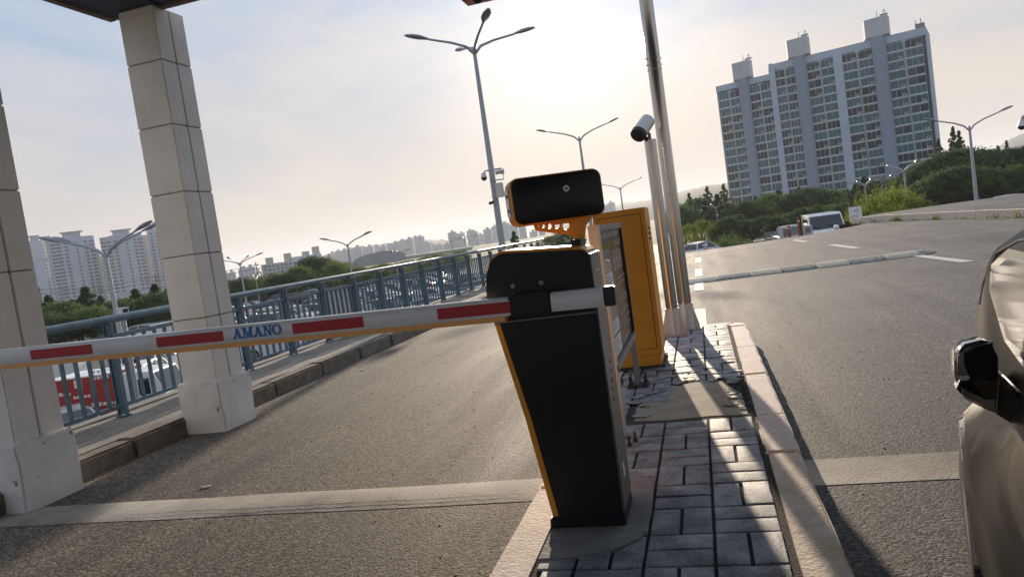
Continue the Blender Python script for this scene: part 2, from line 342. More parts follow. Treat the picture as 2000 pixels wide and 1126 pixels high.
# channel strips let into both lanes
def strip(name, x0, x1, yc, wd, ty):
    mb = MB(); nx = 60
    def zf(x, y): return .0022+.006*max(0, 1-((y-yc)/(wd*.5))**2)*(ty)
    g = grid_sheet(x0, x1, yc-wd/2, yc+wd/2, nx, 8, zf)
    g.v = [Vector((v.x, v.y+.05*(v.x-x0)*0+.012*noise.noise(Vector((v.x*2.1, v.y*.4, 5))), v.z)) for v in g.v]
    return struct(g, name, M_conc)
strip('concrete_strip', -4.34, -.825, 3.46, .31, 1)
strip('concrete_strip', .335, 7.0, 3.49, .34, 0)
mb = MB(); xs = [-3.3+2.35*i/70 for i in range(71)]     # the open crack along the left strip
ys = [3.375+.022*noise.noise(Vector((x*3, 0, 0)))+.010*noise.noise(Vector((x*19, 0, 3))) for x in xs]
ws = [.0015+.0075*max(0, math.sin((x+3.3)/2.35*math.pi))*(.5+noise.noise(Vector((x*9, 4, 0)))) for x in xs]
mb.add([(x, y_-abs(w_), .013) for x, y_, w_ in zip(xs, ys, ws)]+[(x, y_+abs(w_), .013) for x, y_, w_ in zip(xs, ys, ws)], [(i, i+1, 72+i, 71+i) for i in range(70)]); struct(mb, 'road_crack', M_joint)

# painted lines on the right-hand road
mb = MB()
def quad(pts, z=.006): mb.add([(x, y, z) for x, y in pts], [list(range(len(pts)))])
for y0, y1 in ((7.85, 9.7), (12.0, 13.3), (14.6, 16.5), (18.6, 20.5)): quad([(-.20, y0), (-.05, y0), (-.05, y1), (-.20, y1)])
for y0, y1 in ((11.6, 13.9), (16.8, 18.9), (21.4, 23.3)): quad([(3.28+.25*(14-y0)/3, y0), (3.45+.25*(14-y0)/3, y0), (3.45+.25*(14-y1)/3, y1), (3.28+.25*(14-y1)/3, y1)])
quad([(-.5, 21.5), (3.25, 23.45), (3.25, 23.62), (-.5, 21.68)])
struct(mb, 'road_markings', M_linew)

# ------------------------------------------------------------------ traffic island
IX0, IX1 = -.665, .160
KW = .150
# outline of the island (outer edge), rounded at both ends
def outline(off):
    x0, x1, yf, yn = -.82+off, .31-off, 7.36-off, 1.42+off
    P = []
    rf = .30-off*.6
    for i in range(9):
        t = math.pi/2*i/8; P.append((x1-rf+rf*math.cos(t), yf-rf+rf*math.sin(t)))
    for i in range(9):
        t = math.pi/2+math.pi/2*i/8; P.append((x0+rf+rf*math.cos(t), yf-rf+rf*math.sin(t)))
    cx_, hw = (x0+x1)/2, (x1-x0)/2
    for i in range(17):
        t = math.pi+math.pi*i/16; P.append((cx_+hw*math.cos(t), 2.05+(2.05-yn)*math.sin(t)))
    return P
# kerb stones: straight runs with joints, then bent stones
mb = MB(); rr = random.Random(8)
def kstone(pin, pout, h=.15, mi=0):
    n_ = len(pin); poly = pin+pout[::-1]
    bm = bmesh.new(); vb = [bm.verts.new((x, y, -.05)) for x, y in poly]; vt = [bm.verts.new((x, y, h)) for x, y in poly]
    k = len(poly)
    for i in range(k): bm.faces.new((vb[i], vb[(i+1) % k], vt[(i+1) % k], vt[i]))
    f = bm.faces.new(vt); bmesh.ops.recalc_face_normals(bm, faces=bm.faces)
    bmesh.ops.bevel(bm, geom=[e for e in bm.edges if all(v.co.z > h-.001 for v in e.verts)], offset=.012, segments=3, affect='EDGES')
    bmesh.ops.triangulate(bm, faces=[f_ for f_ in bm.faces if len(f_.verts) > 4])
    bm.verts.index_update()
    for v in bm.verts: v.co += Vector((1, 1, .6))*.004*noise.noise(v.co*9+Vector((3, 0, 0)))
    mb.add([v.co.copy() for v in bm.verts], [[v.index for v in f_.verts] for f_ in bm.faces], mi, False); bm.free()
ys = [2.14, 3.36, 3.98, 4.98, 5.98, 7.06]
for a, b_ in zip(ys[:-1], ys[1:]):
    seg = 6; P1 = [(IX1+.004*noise.noise(Vector((0, (a+.004+(b_-a-.008)*i/seg)*4, 1))), a+.004+(b_-a-.008)*i/seg) for i in range(seg+1)]
    kstone(P1, [(.31+.006*noise.noise(Vector((3, y_*5, 1))), y_) for x, y_ in P1], .15+rr.uniform(-.003, .003), 1 if a < 3.3 else 0)
ys2 = [2.06, 3.06, 4.06, 5.06, 6.06, 7.06]
for a, b_ in zip(ys2[:-1], ys2[1:]):
    P1 = [(-.82, a+.004+(b_-a-.008)*i/6) for i in range(7)]
    kstone(P1, [(IX0, y_) for x, y_ in P1], .15+rr.uniform(-.003, .003), 0)
def arc_pts(inner, t0, t1, far_end):
    off = KW if inner else 0; x0, x1 = -.82+off, .31-off; P = []
    for i in range(8):
        t = t0+(t1-t0)*i/7
        if far_end:
            yf = 7.36-off; hw = (x1-x0)/2; c = (x0+x1)/2
            sx = math.copysign(abs(math.cos(t))**.45, math.cos(t)); P.append((c+hw*sx, 7.06+(yf-7.06)*abs(math.sin(t))**.6))
        else:
            yn = 1.42+off; hw = (x1-x0)/2; c = (x0+x1)/2; P.append((c+hw*math.cos(t), 2.10+(2.10-yn)*math.sin(t)))
    return P
for k in range(4):
    t0, t1 = math.pi/4*k+.008, math.pi/4*(k+1)-.008
    kstone(arc_pts(True, t0, t1, True), arc_pts(False, t0, t1, True))
for k in range(4):
    t0, t1 = math.pi+math.pi/4*k+.012, math.pi+math.pi/4*(k+1)-.012
    kstone(arc_pts(True, t0, t1, False), arc_pts(False, t0, t1, False), mi=1)
struct(mb, 'kerb', [M_kerb, M_kerb2])
# bed under the paving
mb = MB(); bed = [(-.68, 2.0), (-.5, 1.62), (-.255, 1.5), (0, 1.62), (.17, 2.0), (.17, 7.1), (.02, 7.26), (-.52, 7.26), (-.68, 7.1)]
mb.prism(bed, -.02, .1405); struct(mb, 'paving_bed', M_joint)
# stamped basket-weave pavers, each raised with soft edges
mb = MB(); shades = []; rr = random.Random(21)
def brick(x0, x1, y0, y1, sag=0.0, tilt=0.0):
    g = .0055; x0 += g; x1 -= g; y0 += g; y1 -= g
    x0 = max(x0, IX0+.006); x1 = min(x1, IX1-.012)
    if x1-x0 < .03 or y1-y0 < .03: return
    if y0 < 2.1:
        for x_, y_ in ((x0, y0), (x1, y0)):
            if ((x_+.255)/.40)**2+((y_-2.1)/.50)**2 > 1: return
    z = .150+rr.uniform(-.002, .002)-sag
    n_ = 4; vs = []; 
    def ring_(ins, zz):
        P = []
        a, b_, c, d = x0+ins, x1-ins, y0+ins, y1-ins
        for i in range(n_): P.append((a+(b_-a)*i/n_, c))
        for i in range(n_): P.append((b_, c+(d-c)*i/n_))
        for i in range(n_): P.append((b_-(b_-a)*i/n_, d))
        for i in range(n_): P.append((a, d-(d-c)*i/n_))
        return [Vector((px+.0022*noise.noise(Vector((px*45, py*45, 1))), py+.0022*noise.noise(Vector((px*45, py*45, 7))), zz+.0012*noise.noise(Vector((px*30, py*30, 3))))) for px, py in P]
    r0 = ring_(0, z-.02); r1 = ring_(.0005, z-.004); r2 = ring_(.002, z-.001); r3 = ring_(.005, z)
    nf = len(mb.f); mb.loft([r0, r1, r2, r3], 0, caps=False); mb.add(r3, [list(range(len(r3)))], 0, True)
    sh = rr.uniform(.80, 1.18); tint = rr.uniform(-.03, .03)
    shades.extend([(sh+tint, sh, sh-tint)]*(len(mb.f)-nf))
cols = [-.755, -.53, -.303, -.078, .147, .30]
for ci in range(5):
    xa, xb = cols[ci], cols[ci+1]
    y = 1.33+(0.24 if ci % 2 else 0)-.24*0
    k = 0; y = 1.09
    while y < 7.2:
        vert = (k+ci) % 2 == 0
        # a stretch of the paving has broken away to the bare slab
        hole = (4.03 < y+.12 < 4.86 and xa > -.56) and not (y > 4.4 and xa < -.4)
        if not hole:
            if vert: brick(xa, (xa+xb)/2, y, y+.24); brick((xa+xb)/2, xb, y, y+.24)
            else: brick(xa, xb, y, y+.12); brick(xa, xb, y+.12, y+.24)
        y += .24; k += 1
pav = struct(mb, 'island_paving', M_paver)
ca = pav.data.attributes.new('shade', 'FLOAT_COLOR', 'FACE')
npol = len(pav.data.polygons)
for i in range(npol):
    c_ = shades[i] if i < len(shades) else (1, 1, 1); ca.data[i].color = (*c_, 1)
# bare slab and the flakes broken off round it
mb = MB(); rr = random.Random(5)
pts = [(-.48, 4.06), (-.28, 4.03), (-.07, 4.05), (.13, 4.03), (.12, 4.5), (.02, 4.85), (-.12, 4.95), (-.25, 4.83), (-.36, 4.9), (-.42, 4.55), (-.49, 4.35)]
mb.prism(pts, .12, .1445); struct(mb, 'bare_slab', M_slab)
mb = MB()
def flake(cx_, cy_, r_, z, tx, ty, th=.006):
    n_ = rr.randint(5, 8); a0 = rr.uniform(0, 6)
    P = [(r_*rr.uniform(.55, 1.1)*math.cos(a0+2*math.pi*i/n_), r_*rr.uniform(.45, .9)*math.sin(a0+2*math.pi*i/n_)) for i in range(n_)]
    Mx = Matrix.Translation((cx_, cy_, z)) @ Matrix.Rotation(tx, 4, 'X') @ Matrix.Rotation(ty, 4, 'Y')
    mb.prism(P, -th/3, th/3, M=Mx)
for i in range(30):
    t = rr.random(); edge = rr.choice('lfr')
    if edge == 'l': x, y = -.46+rr.uniform(-.05, .06), 4.1+t*.8
    elif edge == 'f': x, y = -.42+t*.5, 4.88+rr.uniform(-.08, .25)
    else: x, y = .09+rr.uniform(-.05, .05), 4.15+t*1.0
    flake(x, y, rr.uniform(.015, .06), .149+rr.uniform(0, .006), rr.uniform(-.1, .1), rr.uniform(-.1, .1))
for i in range(22): flake(rr.uniform(-.5, .1), rr.uniform(5.0, 5.8), rr.uniform(.03, .08), .153, rr.uniform(-.03, .03), rr.uniform(-.03, .03), .004)
struct(mb, 'paving_flakes', M_paver)
fl = bpy.data.objects['paving_flakes']; ca = fl.data.attributes.new('shade', 'FLOAT_COLOR', 'FACE')
for i in range(len(fl.data.polygons)): ca.data[i].color = (1.1, 1.05, .95, 1)
mb = MB()                                   # dark loose crumbs along the right kerb
for i in range(260):
    y = rr.uniform(4.1, 5.0); x = .155-abs(rr.gauss(0, .05)); r_ = rr.uniform(.003, .011)
    mb.ball((x, y, .142), r_, 5, 3, sc=(1, 1, .6))
tag(mb.build('rubble', M_joint), kind='stuff')
mb = MB()                                   # mortar skirt round the gate cabinet's foot
mb.prism([(-.665, 2.36), (-.52, 2.375), (-.42, 2.41), (-.325, 2.50), (-.305, 2.72), (-.31, 3.0), (-.34, 3.12), (-.665, 3.15)], .13, .156); o = struct(mb, 'mortar_pad', M_slab if False else mat('mortar', (.20, .205, .21), .85, col2=(.30, .30, .295), vscale=9, bump=.5, bscale=50))
# grit scattered over the road
mb = MB()
for i in range(420):
    x, y = rr.uniform(-4.2, 3.5), rr.uniform(2.3, 9)
    if -.85 < x < .33: continue
    r_ = rr.uniform(.002, .006); mb.ball((x, y, .002), r_, 5, 3, sc=(1.3, 1, .6))
tag(mb.build('grit', mat('grit', (.35, .33, .30), .8, var=.3, vscale=30)), kind='stuff')
tag(MB().box(-.032, .032, -.008, .008, 0, .008, M=Matrix.Rotation(.5, 4, 'Z')).build('paper_scrap', M_paper, loc=gz(708, 722, .004)), 'small white paper scrap lying on the left lane asphalt', 'litter')
tag(MB().box(-.03, .03, -.006, .006, 0, .006, M=Matrix.Rotation(.3, 4, 'Z')).build('paper_scrap', M_paper, loc=gz(402, 950, .004)), 'tiny pale scrap on the left lane near the cracked concrete strip', 'litter')

# anchor bolts of a removed post
def bolts(name, px, py, label, n=2, plate_=None):
    p = gz(px, py, .150); t = thing(name, label, 'bolts', p)
    if plate_: MB().box(-.055, .055, -.055, .055, 0, .010, b=.003).build('base_plate', M_rust, t)
    for i in range(n):
        x, y = ((-.012, -.03), (.012, .035), (.05, .05), (-.045, .045))[i]
        b_ = MB().tube([(x, y, -.01), (x, y, .055)], .006, 8); b_.tube([(x, y, .006), (x, y, .018)], .012, 6); b_.build('bolt', M_rust, t)
    return t
bolts('anchor_bolts', 1236, 868, 'two rusty anchor bolts sticking out of the paving beside the gate cabinet')
# white mortar spot under them
struct(MB().prism([(x_, y_) for x_, y_ in circ(gz(1232, 870, .15).x, gz(1232, 870, .15).y, .05, 9)], .13, .1545), 'mortar_spot', mat('mortar', (0, 0, 0)))

# ================================================================== CANOPY + PILLARS
def pillar(name, x1, y0, label):
    """x1: right face of the shaft, y0: near face"""
    t = thing(name, label, 'pillar', (x1, y0, 0))
    W, D = .335, .37
    b = MB(); g = .0
    lv = [.425, .96, 1.49, 2.01, 2.56, 3.08, 3.52]
    for i in range(6):
        z0, z1 = lv[i]+(.004 if i else -.02), lv[i+1]-.004
        b.box(-W, 0, 0, D/2-.004, z0, z1, b=.006); b.box(-W, 0, D/2+.004, D, z0, z1, b=.006)
    b.build('shaft', M_pillar, t)
    MB().box(-W+.012, -.012, .012, D-.012, .4, 3.515).build('seam', M_seam, t)
    b = MB(); bm = bmesh.new(); bmesh.ops.create_grid(bm, x_segments=1, y_segments=1, size=1)
    bm.free()
    cube = bmesh.new(); bmesh.ops.create_cube(cube, size=1)
    for v in cube.verts: v.co = Vector((-W/2+v.co.x*(W+.075), D/2+v.co.y*(D+.08), .20+v.co.z*.46))
    bmesh.ops.bevel(cube, geom=cube.edges[:], offset=.012, segments=2, affect='EDGES')
    bmesh.ops.subdivide_edges(cube, edges=cube.edges[:], cuts=9, use_grid_fill=True)
    for v in cube.verts: v.co += Vector((1, 1, 1))*.010*noise.noise(v.co*6+Vector((x1, y0, 0)))
    cube.verts.index_update(); b.add([v.co.copy() for v in cube.verts], [[v.index for v in f.verts] for f in cube.faces], 0, True); cube.free()
    # peeled paint patches on the base
    b.build('pillar_base', M_pb, t)
    return t
M_pb = bpy.data.materials.new('pillar_base_peeling'); M_pb.use_nodes = True
t_ = M_pb.node_tree; n_ = t_.nodes.new; l_ = t_.links.new; b_ = t_.nodes['Principled BSDF']; b_.inputs['Roughness'].default_value = .8
tc_ = n_('ShaderNodeTexCoord'); a1 = n_('ShaderNodeTexNoise'); a1.inputs['Scale'].default_value = 7; a1.inputs['Detail'].default_value = 9; a1.inputs['Roughness'].default_value = .62; l_(tc_.outputs['Object'], a1.inputs['Vector'])
r1_ = n_('ShaderNodeValToRGB'); e_ = r1_.color_ramp.elements; e_[0].position = .335; e_[0].color = (.24, .24, .26, 1); e_[1].position = .37; e_[1].color = (.76, .75, .74, 1)
a2 = n_('ShaderNodeTexNoise'); a2.inputs['Scale'].default_value = 3; a2.inputs['Detail'].default_value = 4; l_(tc_.outputs['Object'], a2.inputs['Vector'])
r2_ = n_('ShaderNodeValToRGB'); r2_.color_ramp.elements[0].position = .3; r2_.color_ramp.elements[0].color = (.80, .78, .76, 1); r2_.color_ramp.elements[1].position = .6; r2_.color_ramp.elements[1].color = (1, 1, 1, 1)
mm_ = n_('ShaderNodeMixRGB'); mm_.blend_type = 'MULTIPLY'; mm_.inputs[0].default_value = 1; l_(a1.outputs['Fac'], r1_.inputs[0]); l_(a2.outputs['Fac'], r2_.inputs[0]); l_(r1_.outputs[0], mm_.inputs[1]); l_(r2_.outputs[0], mm_.inputs[2]); l_(mm_.outputs[0], b_.inputs['Base Color'])
bb_ = n_('ShaderNodeBump'); bb_.inputs['Strength'].default_value = .6; bb_.inputs['Distance'].default_value = .01; l_(a1.outputs['Fac'], bb_.inputs['Height']); l_(bb_.outputs[0], b_.inputs['Normal'])
pillar('pillar', -4.01, 5.25, 'stone clad canopy pillar with peeling white base, second one in, its full shaft in view')
pillar('pillar', -4.215, 3.55, 'stone clad canopy pillar at the very left edge with a broad white base')
pillar('pillar', 4.6, 5.25, 'stone clad canopy pillar far to the right beyond the exit lane')
t = thing('canopy_roof', 'dark blue flat canopy roof above the left pillars', 'roof', (0, 0, 3.5))
MB().box(-4.47, 4.9, -6, 5.33, .02, .05).build('soffit', M_roof, t)
b = MB()
for i in range(20): b.box(-4.46+i*.49, -4.45+i*.49, -6, 5.32, .006, .02)
b.build('soffit_ribs', M_dark, t)
MB().box(-4.55, 5.0, -6.1, 5.42, .05, .32, b=.02).build('fascia', M_fascia, t)
MB().box(-4.52, -4.44, -6, 5.36, 0, .05, b=.01).box(-4.44, 4.95, 5.30, 5.38, 0, .05, b=.01).build('edge_trim', M_seam, t)
t = thing('signal_box', 'red signal box hanging above the entry lane from the canopy', 'signal', (-1.29, 5.16, 2.93))
MB().box(-.115, .115, -.07, .07, 0, .20, b=.008).build('box_body', mat('signal_red', (.45, .07, .04), .4), t)
MB().tube([(0, 0, .2), (0, 0, .6)], .012).build('rod', M_dark, t)
b = MB().ball((-.01, -.02, -.004), .035, sc=(1, 1, .6)); b.build('lens', M_dark, t)

# ================================================================== RAILING
def rail_section(yb, label):
    t = thing('guard_rail', label, 'railing', (-5.25, yb, .15), group='guard rail bays along the walkway')
    P = .98
    b = MB(); b.box(-.045, -.033, -.022, .022, 0, .86).box(.033, .045, -.022, .022, 0, .86).box(-.033, .033, -.004, .004, .02, .84).box(-.06, .06, -.04, .04, 0, .012, b=.003)
    b.build('post', M_rail, t)
    MB().tube([(0, 0, .89), (0, P, .89)], .036, 14).build('handrail', M_rail, t)
    MB().box(-.018, .018, .03, P-.03, .715, .75, b=.004).build('upper_rail', M_rail, t)
    MB().box(-.018, .018, .03, P-.03, .085, .115, b=.004).build('lower_rail', M_rail, t)
    for i in range(6):
        y = P*(i+1)/7
        MB().box(-.012, .012, y-.015, y+.015, .115, .715).build('baluster', M_rail, t)
    return t
r0 = None
ylist = [3.56, 4.54, 5.52, 6.50, 7.48, 8.46, 9.43]+[9.43+.98*i for i in range(1, 16)]
labs = {}
for i, y in enumerate(ylist):
    if r0 is None: r0 = rail_section(y, ''); o = r0
    else: o = copy_tree(r0); o.location.y = y
    o['label'] = ['blue railing bay hidden behind the leftmost pillar', 'blue railing bay directly right of the leftmost pillar', 'blue railing bay between the two pillars with a camera seen over it', 'blue railing bay directly behind the full-height pillar', 'blue railing bay just right of the full-height pillar', 'second blue railing bay right of the full-height pillar', 'blue railing bay behind the lettered part of the barrier arm'][i] if i < 7 else 'far bays of blue railing running on towards the gate cabinet'
o = tag(MB().box(-.006, .006, 0, .86, 0, .60).build('notice_board', M_paper), 'white board fixed behind the blue balusters above the second red patch', 'board')
o.location = (-5.28, 9.475, .27)
o = tag(MB().box(-.006, .006, 0, 1.4, 0, .2).build('notice_board', mat('board_blue', (.25, .33, .40), .5)), 'low grey board leaning at the foot of the far railing', 'board')
o.location = (-5.30, 9.5, .16)

# ================================================================== BARRIER
CY = 2.62
# cabinet outline in X,Z (seen from the front)
cab = [(-.66, .19), (-.712, .57), (-.778, .94), (-.79, 1.00), (-.792, 1.07), (-.782, 1.13), (-.757, 1.185), (-.715, 1.208), (-.42, 1.182), (-.397, 1.165), (-.392, .90), (-.398, .19)]
t = thing('barrier_cabinet', 'black and yellow barrier gate cabinet standing on the island', 'gate cabinet', (-.53, 2.74, .15))
def loc(px_, py_, pz_): return Vector((px_+.53, py_-2.74, pz_-.15))
Mo = Matrix.Translation((.53, -2.74, -.15))
def bevprism(pts, y0, y1, off):
    bm = bmesh.new(); a = [bm.verts.new((x, y0, z)) for x, z in pts]; c = [bm.verts.new((x, y1, z)) for x, z in pts]; k = len(pts)
    bm.faces.new(a); bm.faces.new(c[::-1])
    for i in range(k): bm.faces.new((a[i], c[i], c[(i+1) % k], a[(i+1) % k]))
    bmesh.ops.recalc_face_normals(bm, faces=bm.faces)
    bmesh.ops.bevel(bm, geom=bm.edges[:], offset=off, segments=2, affect='EDGES'); bm.verts.index_update()
    r_ = ([v.co.copy() for v in bm.verts], [[v.index for v in f.verts] for f in bm.faces]); bm.free(); return r_
v_, f_ = bevprism(cab, CY+.006, CY+.25, .004)
MB().add(v_, f_, M=Mo).build('cabinet_body', M_yel, t)
inner = [(-.634, .19), (-.686, .57), (-.752, .93)]
seam_z = .945
door = inner+[(-.757, seam_z-.003), (-.3905, seam_z-.003), (-.392, .90), (-.396, .19)]
v_, f_ = bevprism(door, CY-.006, CY+.008, .003); d_ = MB().add(v_, f_, M=Mo).build('door', M_black, t)
hood = [(-.775, seam_z+.003), (-.787, 1.0), (-.788, 1.07), (-.778, 1.127), (-.754, 1.178), (-.715, 1.199), (-.42, 1.174), (-.3905, 1.16), (-.3905, seam_z+.003)]
v_, f_ = bevprism(hood, CY-.008, CY+.008, .003); h_ = MB().add(v_, f_, M=Mo).build('upper_door', M_black, t)
MB().box(-.776, -.392, CY-.001, CY+.007, seam_z-.006, seam_z+.006, M=Mo).build('door_gap', M_grey, t)
for x_, z_ in ((-.682, 1.04), (-.682, 1.075), (-.575, 1.075)):
    MB().tube([loc(x_, CY-.006, z_), loc(x_, CY-.014, z_)], .009, 12).build('lock', M_grey, t)
# grey side skin on the right of the cabinet with a row of vent holes
MB().box(-.3985, -.386, CY+.004, CY+.252, .20, 1.155, M=Mo, b=.002).build('side_panel', mat('side_panel_grey', (.16, .155, .155), .4, .4, var=.1), t)
b = MB()
for i in range(5): b.tube([loc(-.388, CY+.10+.01*i, .60+.034*i), loc(-.384, CY+.10+.01*i, .60+.034*i)], .007, 10)
b.build('vent_holes', M_black, t)
MB().box(-.386, -.3845, CY+.09, CY+.13, .30, .35, M=Mo).build('sticker', M_paper, t)
v_, f_ = bevprism([(-.672, .13), (-.668, .195), (-.39, .195), (-.386, .13)], CY-.012, CY+.262, .004)
MB().add(v_, f_, M=Mo).build('plinth', M_black, t)
# printed mark left of the hood edge, where the picture shows pale lettering on the side skin
MB().box(-.3855, -.384, CY+.07, CY+.17, 1.085, 1.09, M=Mo).box(-.3855, -.384, CY+.07, CY+.078, 1.09, 1.12, M=Mo).box(-.3855, -.384, CY+.09, CY+.098, 1.09, 1.12, M=Mo).box(-.3855, -.384, CY+.12, CY+.128, 1.09, 1.12, M=Mo).build('print_mark', M_typew, t)
# bracket lettered plate with round holes that carries the camera
pts = []
def pz(px, py, Y=2.96): p = gy(px, py, Y); return (p.x, p.z)
outer = [pz(*q) for q in ((1046, 436), (1110, 424), (1150, 415), (1190, 418), (1163, 478), (1152, 484), (1137, 484), (1127, 452), (1112, 452), (1052, 444))]
holes = [circ(*pz(1055, 441), .004, 12), circ(*pz(1065, 441), .007, 14), circ(*pz(1077, 441), .010, 16), circ(*pz(1091, 440), .0125, 18), circ(*pz(1108, 440), .016, 20)]
outer = [pz(*q) for q in ((1046, 436), (1044, 424), (1110, 412), (1160, 404), (1158, 425), (1146, 440), (1144, 467), (1126, 470), (1123, 460), (1116, 458), (1050, 450))]
br = thing('camera_bracket', 'yellow punched bracket rising from the cabinet to the plate camera', 'bracket', (-.53, 2.93, 1.2))
bo = plate('bracket_plate', outer, holes, .03, M_yel, br, Matrix.Translation((.53, 0, -1.2)) @ FACE_SOUTH)
p0, p1, p2 = gy(1140, 455, 2.8), gy(1146, 468, 2.8), gy(1150, 486, 2.8)
b = MB(); q = [gy(*a, 2.96) for a in ((1126, 466), (1145, 464), (1146, 490), (1129, 492))]
b.prism([(v.x+.53, v.z-1.2) for v in q], -.12, .022, 'y'); b.build('bracket_foot', M_black, br)
# plate-reading camera
hc = (gy(1083, 387, 2.93))
t = thing('plate_camera', 'rounded black faced plate camera above the gate cabinet', 'camera', hc, R(23))
def rrect(w_, h_, r_, n_=6):
    P = []
    for cx_, cz_, a0 in ((w_/2-r_, h_/2-r_, 0), (-w_/2+r_, h_/2-r_, 90), (-w_/2+r_, -h_/2+r_, 180), (w_/2-r_, -h_/2+r_, 270)):
        for i in range(n_+1): a = R(a0+90*i/n_); P.append((cx_+r_*math.cos(a), cz_+r_*math.sin(a)))
    return P
W_, H_ = .372, .188
tilt = Matrix.Rotation(R(0), 4, 'Y')
b = MB(); b.loft([[tilt @ Vector((x, y, z)) for x, z in rrect(W_-i_*2, H_-i_*2, .036)] for y, i_ in ((-.060, .006), (-.052, 0), (.060, 0), (.066, .006))], 0); b.build('camera_shell', M_yel, t)
b = MB(); b.loft([[tilt @ Vector((x, y, z)) for x, z in rrect(W_-.012-i_*2, H_-.012-i_*2, .032)] for y, i_ in ((-.052, 0), (-.068, 0), (-.071, .005))], 0); b.build('face_plate', M_black, t)
b = MB(); b.tube([(.035, -.071, .028), (.035, -.077, .028)], .0125, 20); lo = b.build('lens_ring', M_lgrey, t)
MB().tube([(.035, -.0765, .028), (.035, -.079, .028)], .005, 16).build('lens', M_black, lo)
b = MB(); b.box(-W_/2-.006, -W_/2+.001, -.035, .045, -.052, .058, b=.003); sp = b.build('side_plate', M_lgrey, t)
for z_ in (-.028, .030): MB().tube([(-W_/2-.005, -.01, z_), (-W_/2-.010, -.01, z_)], .007, 12).build('screw', M_dark, sp)
MB().box(-.02, .12, -.045, .045, -H_/2-.012, -H_/2+.002).build('mount_pad', M_yel, t)

# barrier arm
AY = 2.50
pa = gy(1003, 596, AY); pb = gy(0, 697, AY)
tiltA = math.atan2(pb.z-pa.z, pa.x-pb.x)
t = thing('boom_barrier', 'white barrier arm with red patches lowered across the left lane', 'barrier', pa)
t.rotation_euler = (0, tiltA, 0)
LEN = 3.15
hA = .0335
prof = [(-.020, -hA), (.020, -hA), (.024, -hA+.006), (.024, hA-.014), (.016, hA-.003), (0, hA), (-.016, hA-.003), (-.024, hA-.014), (-.024, -hA+.006)]
b = MB(); b.loft([[Vector((x, y, z)) for y, z in prof] for x in (0, -.8, -1.6, -2.4, -LEN)], 0); b.build('arm_tube', M_white, t)
b = MB(); b.loft([[Vector((x, y, z)) for y, z in ((-.022, -hA-.018), (.022, -hA-.018), (.022, -hA), (-.022, -hA))] for x in (-.03, -LEN)], 0, smooth=False); b.build('rubber_strip', M_rubber, t)
def ax(px, py): v = gy(px, py, AY-.025)-pa; return v.x*math.cos(-tiltA)-0, v.z
for a_, c_ in ((58, 178), (304, 434), (570, 708), (853, 1001)):
    x0 = gy(a_, 690-(a_*.1), AY-.025).x-pa.x; x1 = gy(c_, 690-(c_*.1), AY-.025).x-pa.x
    MB().box(x0, x1, -.0262, -.0242, -.022, .018).build('red_patch', M_red, t)
# slab-serif maker's lettering on the arm
S_ = .040
def L_A(b, x, w_):
    y0, y1 = -.0262, -.0242; th = .0085
    b.prism([(x+w_*.12, 0), (x+w_*.12+th*.7, 0), (x+w_*.5, S_*.80), (x+w_*.5, S_), (x+w_*.42, S_)], y0, y1, 'y')
    b.prism([(x+w_*.88, 0), (x+w_*.88-th*1.25, 0), (x+w_*.42, S_), (x+w_*.60, S_)], y0-.0003, y1, 'y')
    b.box(x+w_*.25, x+w_*.75, y0-.0006, y1, S_*.30, S_*.42)
    b.box(x, x+w_*.34, y0-.0009, y1, -.001, S_*.13); b.box(x+w_*.58, x+w_*1.02, y0-.0009, y1, -.001, S_*.13)
def L_M(b, x, w_):
    y0, y1 = -.0262, -.0242
    b.box(x+w_*.12, x+w_*.22, y0, y1, 0, S_); b.box(x+w_*.72, x+w_*.90, y0, y1, 0, S_)
    b.prism([(x+w_*.12, S_), (x+w_*.32, S_), (x+w_*.54, S_*.22), (x+w_*.46, 0)], y0-.0003, y1, 'y'); b.prism([(x+w_*.74, S_), (x+w_*.86, S_), (x+w_*.54, 0), (x+w_*.46, 0)], y0-.0006, y1, 'y')
    for a0, a1, top in ((.0, .34, 0), (.62, 1.0, 0), (.0, .3, 1), (.7, 1.0, 1)):
        z = S_*.88 if top else -.001; b.box(x+w_*a0, x+w_*a1, y0-.0009, y1, z, z+S_*.13)
def L_N(b, x, w_):
    y0, y1 = -.0262, -.0242
    b.box(x+w_*.14, x+w_*.25, y0, y1, 0, S_); b.box(x+w_*.76, x+w_*.87, y0, y1, 0, S_)
    b.prism([(x+w_*.14, S_), (x+w_*.36, S_), (x+w_*.87, 0), (x+w_*.68, 0)], y0-.0003, y1, 'y')
    b.box(x, x+w_*.38, y0-.0009, y1, -.001, S_*.13); b.box(x, x+w_*.3, y0-.0009, y1, S_*.88, S_*1.01); b.box(x+w_*.62, x+w_*1.0, y0-.0009, y1, S_*.88, S_*1.01)
xa = gy(453, 645, AY-.025).x-pa.x; xb = gy(549, 640, AY-.025).x-pa.x; wl = (xb-xa)/5.25
b = MB(); zo = -.018
x = xa
for ch, w_ in (('A', 1.03), ('M', 1.22), ('A', 1.03), ('N', 1.0)):
    {'A': L_A, 'M': L_M, 'N': L_N}[ch](b, x, wl*w_*.97); x += wl*w_*1.0
cx_ = x+wl*.48; n_ = 28
vo = [(cx_+.50*wl*math.cos(2*math.pi*i/n_), S_/2+(S_/2+.0008)*math.sin(2*math.pi*i/n_)) for i in range(n_)]; vi = [(cx_+.27*wl*math.cos(2*math.pi*i/n_), S_/2+S_*.40*math.sin(2*math.pi*i/n_)) for i in range(n_)]
b.add([(a, -.0262, c) for a, c in vo]+[(a, -.0262, c) for a, c in vi], [(i, (i+1) % n_, n_+(i+1) % n_, n_+i) for i in range(n_)])
b.prism(circ(cx_+wl*.62, .003, .0016, 8), -.0262, -.0242, 'y')
